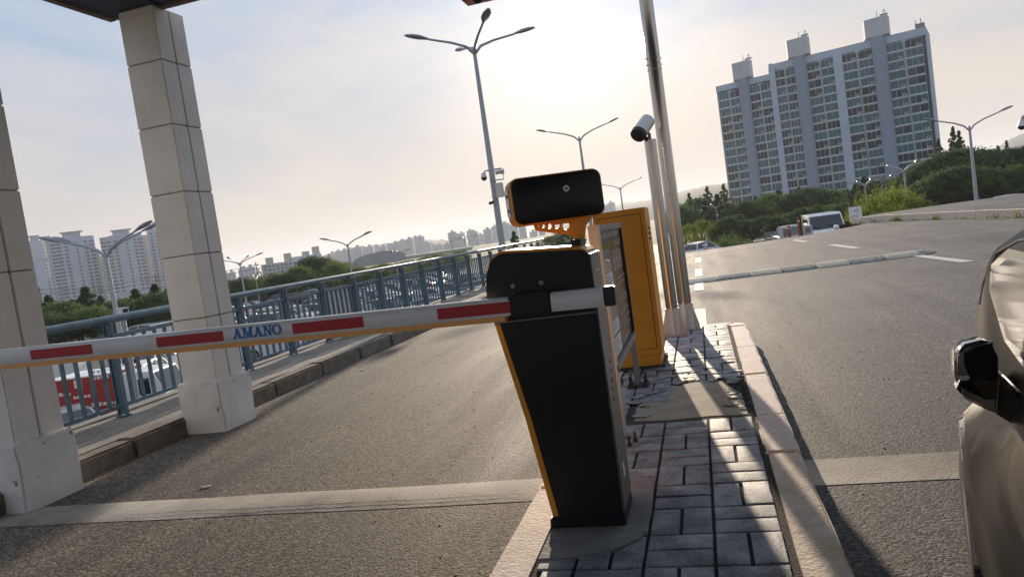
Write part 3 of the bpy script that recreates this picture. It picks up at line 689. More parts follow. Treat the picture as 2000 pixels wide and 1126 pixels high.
for i in range(len(b.v)): b.v[i] = Vector((b.v[i].x, b.v[i].y, b.v[i].z+zo))
b.build('lettering', M_blue, t)
# clamp holding the arm in front of the cabinet, and its tail
q0 = gy(1003, 594, AY); q1 = gy(1078, 586, AY); q2 = gy(1180, 577, AY); q3 = gy(1202, 574, AY)
b = MB(); b.box(-.012, q1.x-pa.x, -.028, .045, -.040, .038, b=.006); cl = b.build('arm_clamp', M_black, t)
MB().tube([(.03, .04, 0), (.03, .125, 0)], .04, 24).build('drive_hub', M_dark, cl)
b = MB(); b.loft([[Vector((x, y, z)) for y, z in [(yy, zz) for yy, zz in prof]] for x in (q1.x-pa.x, q2.x-pa.x)], 0); b.build('arm_tail', M_white, t)
MB().box(q2.x-pa.x, q3.x-pa.x, -.02, .02, -.034, .034, b=.004).build('tail_weight', M_dark, t)

# ================================================================== YELLOW BOX, SIGN, POLES
t = thing('equipment_box', 'tall orange-yellow control box on a low plinth behind the fee sign', 'control box', (-.56, 5.7, .15))
MB().box(-.19, .19, -.25, .25, .10, 1.185, b=.006).build('box_body', M_yel, t)
MB().box(-.155, .155, -.2565, -.250, .15, 1.14, b=.002).build('box_door', M_yel, t)
b = MB(); 
for a_ in ((-.159, -.155, .146, 1.144), (.155, .159, .146, 1.144)): b.box(a_[0], a_[1], -.2515, -.2502, a_[2], a_[3])
b.box(-.155, .155, -.2515, -.2502, .146, .150).box(-.155, .155, -.2515, -.2502, 1.140, 1.144); b.build('door_gap', M_black, t)
MB().box(-.175, .175, -.235, .235, .02, .10, b=.004).build('box_plinth', M_yel, t)
MB().box(-.195, .195, -.25, .25, -.01, .02, b=.004).build('box_footing', mat('mossy', (.05, .06, .03), .9), t)
b = MB()
for z_ in (.95, .99, 1.03): b.tube([(.19, -.1, z_), (.205, -.1, z_)], .008, 8)
b.build('hinge', M_grey, t)

SX = -.52
t = thing('fee_sign', 'brown parking information sign in a grey frame on two legs', 'sign', (SX, 4.4, .15))
y0, y1, z0, z1 = -.62, .55, .36, 1.10
MB().box(-.018, .006, y0+.03, y1-.03, z0+.02, z1-.03).build('sign_panel', M_signb, t)
MB().box(.0055, .0085, y0+.03, y1-.03, z1-.115, z1-.03).build('sign_header', M_signt, t)
MB().box(-.026, .023, y1-.05, y1+.002, z0+.01, z1-.036, b=.003).build('frame_upright', M_dark, t)
MB().box(-.025, .022, y0, y1, z1-.035, z1, b=.003).build('frame_bar', M_grey, t); MB().box(-.025, .024, y0, y1, z0-.035, z0+.01, b=.003).build('frame_bar', M_grey, t)
MB().box(-.03, .024, y0-.02, y0+.05, -.0, z1+.004, b=.003).build('front_post', M_lgrey, t)
MB().box(-.018, .018, y1-.05, y1-.012, 0, z0-.035, b=.002).build('rear_leg', M_grey, t)
pl = MB().box(-.07, .07, y1-.10, y1+.04, 0, .01, b=.002)
pl.build('leg_plate', M_rust, t)
for (a_, c_) in ((-.05, y1-.08), (.05, y1-.08), (.05, y1+.02), (-.05, y1+.02)):
    MB().tube([(a_, c_, .008), (a_, c_, .075)], .006, 6).tube([(a_, c_, .012), (a_, c_, .026)], .012, 6).build('anchor_bolt', M_rust, t)
# three oval pictograms
b = MB(); n_ = 24
for k in range(3):
    cy_ = .02+k*.16; cz_ = .88
    vo = [(.0075, cy_+.062*math.cos(2*math.pi*i/n_), cz_+.062*math.sin(2*math.pi*i/n_)) for i in range(n_)]; vi = [(.0075, cy_+.050*math.cos(2*math.pi*i/n_), cz_+.050*math.sin(2*math.pi*i/n_)) for i in range(n_)]
    b.add(vo+vi, [(i, (i+1) % n_, n_+(i+1) % n_, n_+i) for i in range(n_)])
    b.box(.0065, .0078, cy_-.012, cy_+.012, cz_-.030, cz_+.028); b.box(.0065, .0079, cy_-.028, cy_+.028, cz_-.004, cz_+.006)
b.build('pictogram', M_typew, t)
# lines of small print: rows of unreadable strokes as in the picture
rr = random.Random(4)
def strokes(y_a, y_b, z_, h_, mat_, name, x_=.0092):
    b = MB(); y = y_a
    while y < y_b-h_*.5:
        w_ = h_*rr.uniform(.7, .95)
        for k in range(rr.randint(2, 3)):
            if rr.random() < .5: zz = z_+h_*rr.uniform(0, .85); b.box(x_-.002, x_+k*.0001, y, y+w_*.85, zz, zz+h_*.14)
            else: yy = y+w_*rr.uniform(0, .7); b.box(x_-.002, x_+.0005+k*.0001, yy, yy+w_*.15, z_, z_+h_*.95)
        y += w_*1.12+(h_*.5 if rr.random() < .2 else 0)
    return b.build(name, mat_, t)
strokes(-.50, .40, 1.025, .034, M_typew, 'headline'); strokes(-.42, .15, .962, .040, M_typey, 'headline'); strokes(.16, .46, .962, .034, M_typew, 'headline')
for i, z_ in enumerate((.76, .73, .665, .64, .615, .575, .55, .51, .485, .46)): strokes(.02, .46-.1*(i % 3 == 2), z_, .012, M_typew, 'small_print')
strokes(-.08, .22, .395, .030, M_typew, 'footer_line')
for z_a, z_b in ((.83, .66), (.57, .50), (.48, .38)):
    p_ = MB().box(.0062, .0085, -.50, -.16, z_b, z_a).build('posted_sheet', M_paper, t)
    b = MB(); z = z_a-.02
    while z > z_b+.01:
        b.box(.0084, .0092, -.47, -.47+rr.uniform(.16, .27), z, z+.005); z -= .016
    b.build('sheet_print', M_grey, p_)

def steel_pole(name, x, y, h_, r_, label, joint=None):
    t = thing(name, label, 'pole', (x, y, .15))
    b = MB(); b.tube([(0, 0, .0), (0, 0, h_)], r_, 16, smooth=True)
    b.build('pole_shaft', M_steel, t)
    b = MB(); b.box(-.13, .13, -.11, .11, 0, .012, b=.003); b.build('base_plate', M_steelr, t)
    for k in range(4):
        M_ = Matrix.Rotation(R(90*k), 4, 'Z'); b = MB(); b.prism([(r_*.9, .012), (.115, .012), (.115, .03), (r_*.95, .26)], -.004, .004, 'y', M=M_); b.build('gusset', M_lgrey, t)
    MB().tube([(0, 0, .012), (0, 0, .25)], r_+.010, 16).build('sleeve', M_lgrey, t)
    for a_, c_ in ((-.1, -.085), (.1, -.085), (.1, .085), (-.1, .085)): MB().tube([(a_, c_, 0), (a_, c_, .035)], .008, 6).build('base_bolt', M_steelr, t)
    if joint:
        MB().tube([(0, 0, joint), (0, 0, joint+.006)], r_+.004, 16).build('joint_ring', M_steelr, t)
        b = MB()
        for z_ in (joint+.05, joint+.11):
            for a_ in (0, 90, 180, 270): M_ = Matrix.Rotation(R(a_+30), 4, 'Z'); b.tube([M_ @ Vector((r_, 0, z_)), M_ @ Vector((r_+.018, 0, z_))], .006, 6)
        b.build('joint_bolt', M_steelr, t)
    return t
steel_pole('steel_pole', -.222, 7.16, 5.6, .064, 'tall stainless steel pole at the far end of the island', joint=2.45)
steel_pole('steel_pole', -.335, 6.90, 1.80, .054, 'short stainless steel pole carrying the security camera')
cc = gy(1256, 249, 6.88)
t = thing('security_camera', 'silver security camera on top of the short steel pole', 'camera', cc, R(0))
d_ = Vector((-.38, -.62, -.52)).normalized()
side_ = d_.cross(Vector((0, 0, 1))).normalized(); up_ = side_.cross(d_)
def ringc(s_, r_, n_=16): return [d_*s_+side_*(r_*math.cos(2*math.pi*i/n_))+up_*(r_*math.sin(2*math.pi*i/n_)) for i in range(n_)]
MB().loft([ringc(-.12, .055), ringc(-.11, .066), ringc(.09, .070)], 0).build('housing', M_lgrey, t)
MB().loft([ringc(.085, .073), ringc(.125, .070), ringc(.135, .058)], 0).build('lens_shroud', M_dark, t)
pt_ = Vector((-.335, 6.90, 1.95))-cc
MB().tube([pt_, pt_+Vector((0, 0, .05)), up_*-.04], .016, 10).build('mount_arm', M_grey, t)
MB().ball(tuple(pt_+Vector((-.03, -.04, .01))), .022, 10, 6).build('mount_joint', M_dark, t)

# ================================================================== STREET LAMPS
def lamp_proto(arms, base_h, arm_len, rise, hsize=1.0, rad=.075):
    """arms: list of headings in degrees; junction is at z = base_h"""
    t = thing('street_lamp', '', 'street lamp')
    MB().tube([(0, 0, -.1), (0, 0, base_h*.5), (0, 0, base_h)], [rad*1.25, rad, rad*.62], 10).build('pole_shaft', M_lamp, t)
    for a in arms:
        off = 0
        if isinstance(a, tuple): a, off = a
        c, s_ = math.cos(R(a)), math.sin(R(a))
        P = [Vector((c*x, s_*x, z)) for x, z in ((0, base_h-.25), (arm_len*.12, base_h+rise*.05), (arm_len*.35, base_h+rise*.45), (arm_len*.72, base_h+rise*.85))]
        MB().tube(P, [rad*.5, rad*.5, rad*.42, rad*.38], 8).build('arm', M_lamp, t)
        M_ = Matrix.Translation((c*arm_len*.72, s_*arm_len*.72, base_h+rise*.85)) @ Matrix.Rotation(R(a), 4, 'Z') @ Matrix.Rotation(-math.atan2(rise*.4, arm_len*.37), 4, 'Y')
        rings = []
        for x, w_, hh in ((0, .035, .04), (.08, .06, .05), (.28, .13, .085), (.5, .125, .08), (.68, .06, .05), (.72, .02, .02)):
            rings.append([Vector((x*hsize, w_*math.cos(2*math.pi*i/12)*hsize, (hh if math.sin(2*math.pi*i/12) > 0 else hh*.45)*math.sin(2*math.pi*i/12)*hsize)) for i in range(12)])
        MB().loft(rings, 0, M=M_).build('lamp_head', M_lhead, t)
    return t
def place(t, px, py, D, zj, rz, label, group='street lamps'):
    p = at(px, py, D); t.location = (p.x, p.y, p.z-zj); t.rotation_euler.z = R(rz); t['label'] = label; t['group'] = group
    return t
VIEW = -14.7+90      # heading (from +X) of the camera axis is 104.7 deg; arms at 14.7 deg lie across the picture
L1 = place(lamp_proto([31, 211, 301, 121], 7.7, 2.05, .40, 1.1, .095), 925, 92, 25, 7.7, 0, 'tall four armed lamp with cameras on its pole, rising behind the gate cabinet')
L0 = place(lamp_proto([2, 22, 182, 202], 6.3, 1.95, .62, 1.15, .095), 205, 490, 31, 6.3, 0, 'double headed lamp standing between the two pillars in the lower car park')
q4 = lamp_proto([10, 190, 280, 100], 6.0, 2.0, .45, 1.0, .085)
q2 = lamp_proto([12, 192], 6.2, 2.1, .55, 1.0, .085)
place(lamp_proto([5, 20, 185, 200], 6.3, 2.1, .62, 1.15, .10), 678, 476, 66, 6.3, 0, 'double headed lamp above the striped part of the blue railing')
place(q4, 468, 513, 66, 6.0, 0, 'four armed lamp just right of the full-height pillar')
place(q2, 1131, 267, 40, 6.2, 0, 'two armed lamp rising right above the plate camera')
def dup(src, *a): return place(copy_tree(src), *a)
dup(q4, 500, 545, 96, 6.0, 12, 'small lamp low beside the four armed lamp near the pillar')
dup(q4, 771, 498, 100, 6.0, 4, 'distant four armed lamp over the middle of the blue railing')
dup(q4, 908, 468, 118, 6.0, 20, 'distant lamp just left of the gate cabinet top')
dup(q4, 882, 471, 135, 6.0, 0, 'farthest lamp left of the gate cabinet top')
dup(q2, 1211, 366, 72, 6.2, 2, 'two armed lamp rising behind the orange-yellow box')
dup(q2, 1893, 246, 44, 6.2, 0, 'large two armed lamp at the right in front of the dark wood')
dup(q4, 1765, 331, 64, 6.0, 8, 'four armed lamp standing by the spring green bushes')
dup(q4, 1722, 353, 96, 6.0, 14, 'lamp in the middle of the spring green bushes')
dup(q4, 1689, 361, 92, 6.0, 0, 'lamp at the left end of the spring green bushes')
dup(q4, 1618, 385, 112, 6.0, 6, 'lamp rising over the white van roof')
dup(q4, 1398, 405, 110, 6.0, 5, 'lamp in front of the dark trees left of the apartment slab')
dup(q4, 1430, 413, 128, 6.0, 40, 'lamp beside a red car roof below the apartment slab')
dup(q4, 1890, 346, 90, 6.0, 4, 'lamp left of the large two armed lamp, in front of the wood')
dup(q2, 1868, 350, 120, 6.2, 30, 'thin lamp behind another at the edge of the dark wood')
dup(q4, 110, 566, 60, 6.0, 70, 'lamp head showing just right of the leftmost pillar') if False else None
# cameras, box and brackets strapped to the tall lamp
Lp = L1.location
def on_pole(name, label, cat, px, py, kids):
    p = at(px, py, 24.8); t = thing(name, label, cat, p); kids(t); return t
def domecam(t):
    MB().tube([(.62, 0, .18), (.1, 0, .18), (0, 0, .12)], .025, 8).build('bracket', M_lamp, t)
    MB().tube([(0, 0, .12), (0, 0, -.02)], [.07, .10], 12).build('housing', M_lgrey, t); MB().ball((0, 0, -.04), .10, 12, 8).build('dome', M_dark, t)
on_pole('dome_camera', 'dome camera on a bracket left of the tall lamp pole', 'camera', 945, 345, domecam)
def bullet(t):
    MB().tube([(-.35, 0, -.2), (.12, 0, -.22), (.14, 0, -.05), (0, 0, 0)], .022, 8).build('bracket', M_lamp, t)
    MB().tube([(-.12, -.05, .03), (.16, .05, .06)], .075, 10).build('housing', M_lgrey, t)
on_pole('bullet_camera', 'small camera on a curved bracket right of the tall lamp pole', 'camera', 975, 338, bullet)
on_pole('pole_cabinet', 'small pale box strapped to the tall lamp pole', 'box', 976, 371, lambda t: (MB().box(-.12, .12, -.1, .1, -.24, .24, b=.01).build('box_body', M_lgrey, t), MB().box(-.3, -.1, -.02, .02, -.2, -.16).build('strap', M_steelr, t)))
on_pole('bullet_camera', 'tiny dark camera low on the left of the tall lamp pole', 'camera', 958, 397, lambda t: (MB().tube([(0, -.1, 0), (.1, .1, .03)], .05, 8).build('housing', M_dark, t), MB().tube([(0, 0, 0), (.3, 0, 0)], .02).build('bracket', M_lamp, t)))
# zone sign on the left car park lamp
p = L0.location
t = thing('zone_sign', 'black strip with a yellow C and white 3 on the lamp between the pillars', 'sign', tuple(at(257, 726, 30.2)-Vector((0, 0, .60))), R(30))
MB().box(-.22, .22, -.02, .02, 0, 1.25, b=.01).build('sign_board', M_black, t)
text('sign_letter', 'C', .62, M_typey, t, Matrix.Translation((0, -.028, .90)) @ FACE_SOUTH, .004); text('sign_number', '3', .62, M_typew, t, Matrix.Translation((0, -.028, .36)) @ FACE_SOUTH, .004)
p = at(240, 607, 14)
t = thing('cctv_camera', 'white boxy cctv camera poking above the railing between the pillars', 'camera', p, R(-35))
MB().box(-.17, .17, -.055, .055, -.045, .045, b=.012).build('housing', M_white, t); MB().box(-.19, .20, -.065, .065, .045, .058, b=.004).build('sun_shield', M_white, t)
MB().box(.17, .174, -.04, .04, -.03, .03).build('lens_window', M_dark, t); MB().tube([(-.05, 0, -.04), (-.07, 0, -.16)], .03, 8).build('mount', M_lgrey, t)
MB().tube([(-.07, 0, -.16), (-.07, 0, LOT-p.z)], .04, 8).build('pole_shaft', M_lamp, t)
p = at(1996, 246, 30)
t = thing('dome_camera', 'dome camera hanging from a hooked pole at the right edge', 'camera', p)
MB().tube([(.45, 0, -4), (.45, 0, .15), (.38, 0, .3), (.2, 0, .36), (.05, 0, .28), (0, 0, .1)], .05, 8).build('hook_pole', M_lamp, t); MB().ball((0, 0, 0), .13, 12, 8).build('dome', M_dark, t); MB().tube([(0, 0, 0), (0, 0, .16)], [.14, .08], 12).build('housing', M_lgrey, t)

# ================================================================== CARS
PAINTS = {n: mat('paint_'+n, c, .28, .1, coat=.6) for n, c in (('white', (.72, .73, .74)), ('silver', (.42, .43, .45)), ('grey', (.12, .125, .13)), ('black', (.018, .018, .022)), ('red', (.38, .02, .02)), ('blue', (.04, .10, .26)), ('beige', (.62, .52, .36)))}
M_tail = mat('tail_red', (.5, .01, .01), .3); M_head = mat('head_lamp', (.6, .62, .65), .15)
SEDAN = dict(low=[(-2.2, .35), (-2.28, .62), (-2.18, .95), (-1.55, 1.0), (0.6, .95), (1.1, .92), (2.0, .74), (2.2, .55), (2.15, .28), (1.9, .2), (-1.9, .2)], top=[(-1.75, .97), (-1.05, 1.36), (-.3, 1.44), (.25, 1.38), (1.05, .92)], w=.88, wb=1.32)
SUV = dict(low=[(-2.1, .4), (-2.2, .7), (-2.15, 1.05), (-1.4, 1.08), (.8, 1.02), (1.2, 1.0), (2.0, .86), (2.18, .6), (2.12, .32), (1.9, .24), (-1.9, .24)], top=[(-2.05, 1.05), (-1.75, 1.58), (-.5, 1.68), (.3, 1.62), (1.1, 1.0)], w=.90, wb=1.30)
HATCH = dict(low=[(-1.7, .35), (-1.78, .62), (-1.75, .98), (-1.2, 1.0), (0.6, .96), (.95, .92), (1.6, .72), (1.75, .5), (1.7, .28), (1.5, .2), (-1.5, .2)], top=[(-1.68, .97), (-1.35, 1.42), (-.4, 1.5), (.15, 1.43), (.92, .93)], w=.80, wb=1.12)
def car(kind, paint, label, group=None, detail=True):
    K = kind; w_ = K['w']; t = thing('parked_car', label, 'car', group=group)
    pm = PAINTS[paint]
    low = K['low']; zc = .6
    rings = []
    for x, f in ((-w_, .90), (-w_*.97, .97), (-w_*.8, 1.0), (w_*.8, 1.0), (w_*.97, .97), (w_, .90)):
        rings.append([Vector((x, y*(.985+.015*f if abs(x) > w_*.9 else 1), zc+(z-zc)*f)) for y, z in low])
    b = MB(); b.loft(rings, 0, smooth=True)
    # wheel-arch shadows
    top = K['top']
    n_ = len(top); base_z = min(z for y, z in top)
    b.build('body', pm, t)
    g = MB(); rings = []
    for y, z in top: 
        f = (z-base_z)/(max(z for y, z in top)-base_z+1e-6); hw = w_*(.93-.17*f)
        rings.append((y, z, hw))
    # glasshouse: ridge of sections along the car
    secs = [[Vector((-w_*.93, y, base_z-.05)), Vector((-hw, y, z)), Vector((0, y, z+.02)), Vector((hw, y, z)), Vector((w_*.93, y, base_z-.05))] for y, z, hw in rings]
    g.loft(secs, 0, closed=True, smooth=False); g.build('window_glass', M_glass, t)
    r_ = MB(); inner = [(y, z, hw) for y, z, hw in rings if z > base_z+.25]
    ys_ = [(inner[0][0]-.04, inner[0][1], inner[0][2])]+inner+[(inner[-1][0]+.04, inner[-1][1]-.01, inner[-1][2])]
    r_.loft([[Vector((-hw-.012, y, z-.05)), Vector((-hw+.02, y, z+.03)), Vector((0, y, z+.055)), Vector((hw-.02, y, z+.03)), Vector((hw+.012, y, z-.05))] for y, z, hw in ys_], 0, closed=True, smooth=False)
    # pillars
    for sgn in (-1, 1):
        for (ya, za, ha), (yb, zb, hb) in ((rings[0], rings[1]), (rings[-1], rings[-2])):
            r_.tube([(sgn*(w_*.93), ya, base_z-.02), (sgn*(hb), yb, zb)], .045, 6)
        yb, zb, hb = rings[2]; r_.tube([(sgn*w_*.935, yb, base_z-.04), (sgn*(hb+.005), yb, zb)], .04, 6)
    r_.build('roof', pm, t)
    for y in (-K['wb'], K['wb']):
        for sgn in (-1, 1):
            wh = MB().tube([(sgn*(w_-.20), y, .32), (sgn*(w_+.015), y, .32)], .32, 18, smooth=False).build('wheel', M_tyre, t)
            if detail: MB().tube([(sgn*(w_), y, .32), (sgn*(w_+.022), y, .32)], .20, 14, smooth=False).build('rim', M_rim, wh)
    for sgn in (-1, 1):
        yb = low[2][0]; MB().box(sgn*w_*.82-.14, sgn*w_*.82+.14, yb-.07, yb+.06, .68, .84, b=.02).build('tail_light', M_tail, t)
        yf = low[7][0]; MB().box(sgn*w_*.78-.16, sgn*w_*.78+.16, yf-.16, yf-.02, .58, .70, b=.02).build('headlight', M_head, t)
        MB().ball((sgn*(w_+.08), .75, base_z+.05), .10, 8, 6, sc=(.9, .5, .7)).build('door_mirror', pm, t)
    return t
cars = {}
def get_car(kind, paint, px=None, D=None, x=0, y=0, rz=0, label='', group=None, z=LOT):
    key = (id(kind), paint)
    if key not in cars: cars[key] = t = car(kind, paint, label, group)
    else: t = copy_tree(cars[key])
    t['label'] = label
    if group: t['group'] = group
    elif 'group' in t: del t['group']
    t.location = (x, y, z); t.rotation_euler.z = rz; return t
def carat(kind, paint, px, py, D, heading, label, zz=None, group=None):
    if zz is None: zz = LOT
    p = at(px, py, D); return get_car(kind, paint, x=p.x, y=p.y, rz=R(heading), label=label, z=zz, group=group)
# near cars just beyond the deck edge
carat(SUV, 'beige', 205, 800, 17.6, 60, 'beige car whose roof shows between the leftmost pillar and a railing post', LOT)
carat(SUV, 'white', 345, 778, 20, 75, 'white car roof seen at the foot of the full-height pillar', LOT)
carat(HATCH, 'white', 126, 760, 22, 60, 'white hatchback behind the railing beside the leftmost pillar', LOT)
carat(SEDAN, 'silver', 96, 745, 27, 60, 'silver car half hidden behind the leftmost pillar', LOT)
carat(SUV, 'white', 480, 730, 21.5, 70, 'white car roof close behind the railing under the lettered barrier arm', LOT)
carat(SUV, 'white', 560, 690, 24.5, 75, 'white car close behind the railing right of the lettering', LOT)
carat(SUV, 'white', 640, 668, 28, 75, 'white car tight behind the railing under the third red patch', LOT)
carat(SEDAN, 'black', 118, 720, 38, 60, 'dark sedan behind the red cargo truck')
carat(SEDAN, 'white', 300, 705, 44, 15, 'white sedan with red tail lights parked left of the full-height pillar')
carat(SUV, 'white', 285, 740, 36, 20, 'white van-like car right of the red cargo truck')
rr = random.Random(12)
rows_ = [(-17, 33, 64, 90), (-23, 36, 78, 90), (-33, 44, 92, 90), (-39, 50, 100, 90), (-50, 56, 112, 90), (-56, 60, 112, 90), (-11.5, 36, 100, 90), (-66, 70, 118, 90)]
shades_ = ['white']*6+['silver']*3+['grey']*3+['black']*3+['red', 'blue']
word = {'white': 'white', 'silver': 'silver', 'grey': 'dark grey', 'black': 'black', 'red': 'red', 'blue': 'blue'}
for ri, (x, y0, y1, hd) in enumerate(rows_):
    y = y0
    while y < y1:
        if rr.random() < .90:
            pn = rr.choice(shades_); kd = rr.choice([SEDAN, SUV, SUV, HATCH])
            nm = {id(SEDAN): 'sedan', id(SUV): 'tall car', id(HATCH): 'hatchback'}[id(kd)]
            far_ = 'far' if x < -30 else 'nearer'
            get_car(kd, pn, x=x+rr.uniform(-.3, .3), y=y, rz=R(hd+rr.uniform(-3, 3)+(180 if rr.random() < .4 else 0)), label='%s %s in the %s rows of the lower car park behind the railing' % (word[pn], nm, far_), group='cars in the %s rows of the lower car park' % far_)
        y += 2.55
# cars beyond the crest on the right
carat(SEDAN, 'silver', 1546, 452, 44, 0, 'silver car beside the white van, behind the red-brown posts', -1.72)
carat(SEDAN, 'red', 1435, 474, 88, -60, 'red car whose roof shows over the road crest', -3.15)
carat(HATCH, 'white', 1374, 489, 62, -40, 'white car corner peeping over the crest next to a pale box', -2.75)
carat(SUV, 'silver', 1985, 392, 62, 80, 'silver car parked before the wood at the right edge', -2.5)
carat(SUV, 'white', 1955, 394, 68, 80, 'white car second from the right edge before the wood', -2.6)

# white van
p = at(1608, 452, 43)
t = thing('white_van', 'white van with dark windscreen facing the camera on the slope', 'van', (p.x, p.y, -1.70), R(178))
b = MB(); w_ = .86
side_ = [(-2.3, .35), (-2.32, 1.75), (-2.1, 1.88), (.9, 1.90), (1.15, 1.82), (1.75, 1.10), (2.12, .92), (2.2, .5), (2.15, .28), (-2.2, .28)]
rings = []
for x, f in ((-w_, .93), (-w_*.97, .98), (-w_*.86, 1.0), (w_*.86, 1.0), (w_*.97, .98), (w_, .93)): rings.append([Vector((x*(1-.06*max(0, z-1.1)), y, .9+(z-.9)*f)) for y, z in side_])
b.loft(rings, 0); b.build('body', PAINTS['white'], t)
b = MB(); sl = (1.10-1.82)/(1.75-1.15)
b.add([(-.74, 1.215, 1.785), (.74, 1.215, 1.785), (.80, 1.76, 1.135), (-.80, 1.76, 1.135), (-.74, 1.18, 1.77), (.74, 1.18, 1.77), (.80, 1.72, 1.12), (-.80, 1.72, 1.12)], [(0, 1, 2, 3), (4, 7, 6, 5), (0, 4, 5, 1), (2, 6, 7, 3), (1, 5, 6, 2), (3, 7, 4, 0)]); b.build('windscreen', M_glass, t)
for sgn in (-1, 1):
    MB().box(sgn*.845-.02, sgn*.845+.02, -1.9, .95, 1.15, 1.68, b=.01).build('side_window', M_glass, t)
    MB().box(sgn*1.0-.11, sgn*1.0+.11, 1.22, 1.32, 1.05, 1.33, b=.03).build('door_mirror', M_black, t)
    MB().box(sgn*.66-.15, sgn*.66+.15, 2.02, 2.2, .60, .86, b=.03).build('headlight', M_head, t)
    for y in (-1.3, 1.35): MB().tube([(sgn*.66, y, .32), (sgn*.88, y, .32)], .32, 16, smooth=False).build('wheel', M_tyre, t)
MB().box(-.82, .82, 2.14, 2.24, .28, .50, b=.03).build('bumper', PAINTS['white'], t); MB().box(-.7, .7, 2.10, 2.19, .93, .955).build('hood_seam', M_grey, t)
MB().tube([(-.5, 1.80, 1.14), (-.05, 1.66, 1.30)], .014, 6).build('wiper', M_black, t); MB().tube([(.2, 1.80, 1.14), (.62, 1.66, 1.30)], .014, 6).build('wiper', M_black, t)

# red cargo truck and others in the lower car park
def truck(px, py, D, hd, boxm, L_, h_, label, cab=True, writing=False):
    p = at(px, py, D); t = thing('cargo_truck', label, 'truck', (p.x, p.y, LOT), R(hd))
    cb = MB().box(-L_/2, L_/2, -.95, .95, .75, .75+h_, b=.02).build('cargo_box', boxm, t)
    MB().box(-L_/2, L_/2+1.6, -.75, .75, .5, .75).build('chassis', M_dark, t)
    side = [(L_/2+.12, .5), (L_/2+1.55, .5), (L_/2+1.6, 1.15), (L_/2+1.25, 1.95), (L_/2+.12, 2.0)]
    c = MB().prism(side, -.85, .85, 'y').build('cab', PAINTS['white'], t)
    MB().box(L_/2+.45, L_/2+1.1, -.862, .862, 1.2, 1.75, b=.01).build('cab_window', M_glass, c)
    MB().prism([(L_/2+1.29, 1.9), (L_/2+1.60, 1.22), (L_/2+1.62, 1.22), (L_/2+1.31, 1.9)], -.75, .75, 'y').build('windscreen', M_glass, c)
    for x in (-L_/2+.7, L_/2+.9):
        for sgn in (-1, 1): MB().tube([(x, sgn*.65, .38), (x, sgn*.9, .38)], .38, 16, smooth=False).build('wheel', M_tyre, t)
    if writing:
        b = MB(); rr2 = random.Random(2)
        for x0, z0, n_, s_ in ((-L_*.38, 1.55, 4, .12), (-L_*.08, 1.75, 1, .30), (-L_*.12, 1.4, 5, .10), (L_*.2, 2.15, 3, .14), (L_*.2, 1.95, 4, .12), (L_*.12, 1.05, 5, .16)):
            for k in range(n_): b.box(x0+k*s_*1.2, x0+k*s_*1.2+s_*.9, -.957, -.951, z0, z0+s_*rr2.uniform(.6, 1))
        b.build('box_print', M_typew, cb)
        MB().box(-L_/2, L_/2, -.955, .955, .75+h_, .80+h_, b=.01).build('box_trim', M_paper, t)
    return t
truck(188, 745, 29.5, 14, mat('truck_red', (.36, .02, .015), .4, coat=.3), 2.35, 1.32, 'red cargo truck with white print seen through the railing between the pillars', writing=True)
truck(368, 700, 50, 200, PAINTS['white'], 3.0, 1.8, 'white box truck parked beside the full-height pillar')
truck(112, 722, 46, 200, PAINTS['white'], 2.6, 1.5, 'white truck behind the leftmost pillar edge')
# bicycle and motorcycle by the truck
def wheel_ring(x, r_): return [(x+r_*math.cos(2*math.pi*i/16), 0, r_+r_*math.sin(2*math.pi*i/16)) for i in range(17)]
p = at(330, 745, 30); t = thing('bicycle', 'bicycle standing near the foot of the full-height pillar', 'bicycle', (p.x, p.y, LOT), R(20))
for x in (-.5, .5): MB().tube(wheel_ring(x, .33), .02, 6).build('wheel', M_tyre, t)
MB().tube([(-.5, 0, .33), (-.1, 0, .33), (.35, 0, .8), (-.18, 0, .78), (-.1, 0, .33)], .018, 6).tube([(.5, 0, .33), (.33, 0, .95)], .018, 6).build('frame', M_rust, t)
MB().tube([(.3, -.25, .98), (.3, .25, .98)], .015, 6).build('handlebar', M_dark, t); MB().box(-.3, -.08, -.06, .06, .84, .90, b=.02).build('saddle', M_black, t)
p = at(266, 752, 30); t = thing('motorcycle', 'dark motorcycle parked behind the lettered lamp sign', 'motorcycle', (p.x, p.y, LOT), R(-60))
for x in (-.6, .65): MB().tube(wheel_ring(x, .30), .055, 8).build('wheel', M_tyre, t)
MB().loft([[Vector((x, .16*s1*math.cos(a), zc_+.17*s1*math.sin(a))) for a in [2*math.pi*i/10 for i in range(10)]] for x, zc_, s1 in ((-.75, .75, .5), (-.3, .65, 1), (.15, .6, 1), (.45, .75, .8))], 0).build('motor_body', M_red, t)
MB().tube([(.65, 0, .3), (.42, 0, 1.0)], .04, 8).tube([(.4, -.33, 1.02), (.4, .33, 1.02)], .02, 6).build('fork', M_dark, t); MB().box(-.7, .05, -.12, .12, .80, .88, b=.03).build('saddle', M_black, t)
for px, py, D, lb in ((283, 768, 26, 'red marker post near the beige car roof'), (221, 790, 24, 'red marker post in front of the red cargo truck'), (334, 757, 27, 'red marker post next to the bicycle')):
    p = at(px, py, D); t = thing('marker_post', lb, 'post', (p.x, p.y, LOT)); MB().tube([(0, 0, 0), (0, 0, .75)], [.05, .04], 10).build('post_body', M_red, t); MB().tube([(0, 0, 0), (0, 0, .05)], [.13, .11], 12).build('post_foot', M_dark, t)

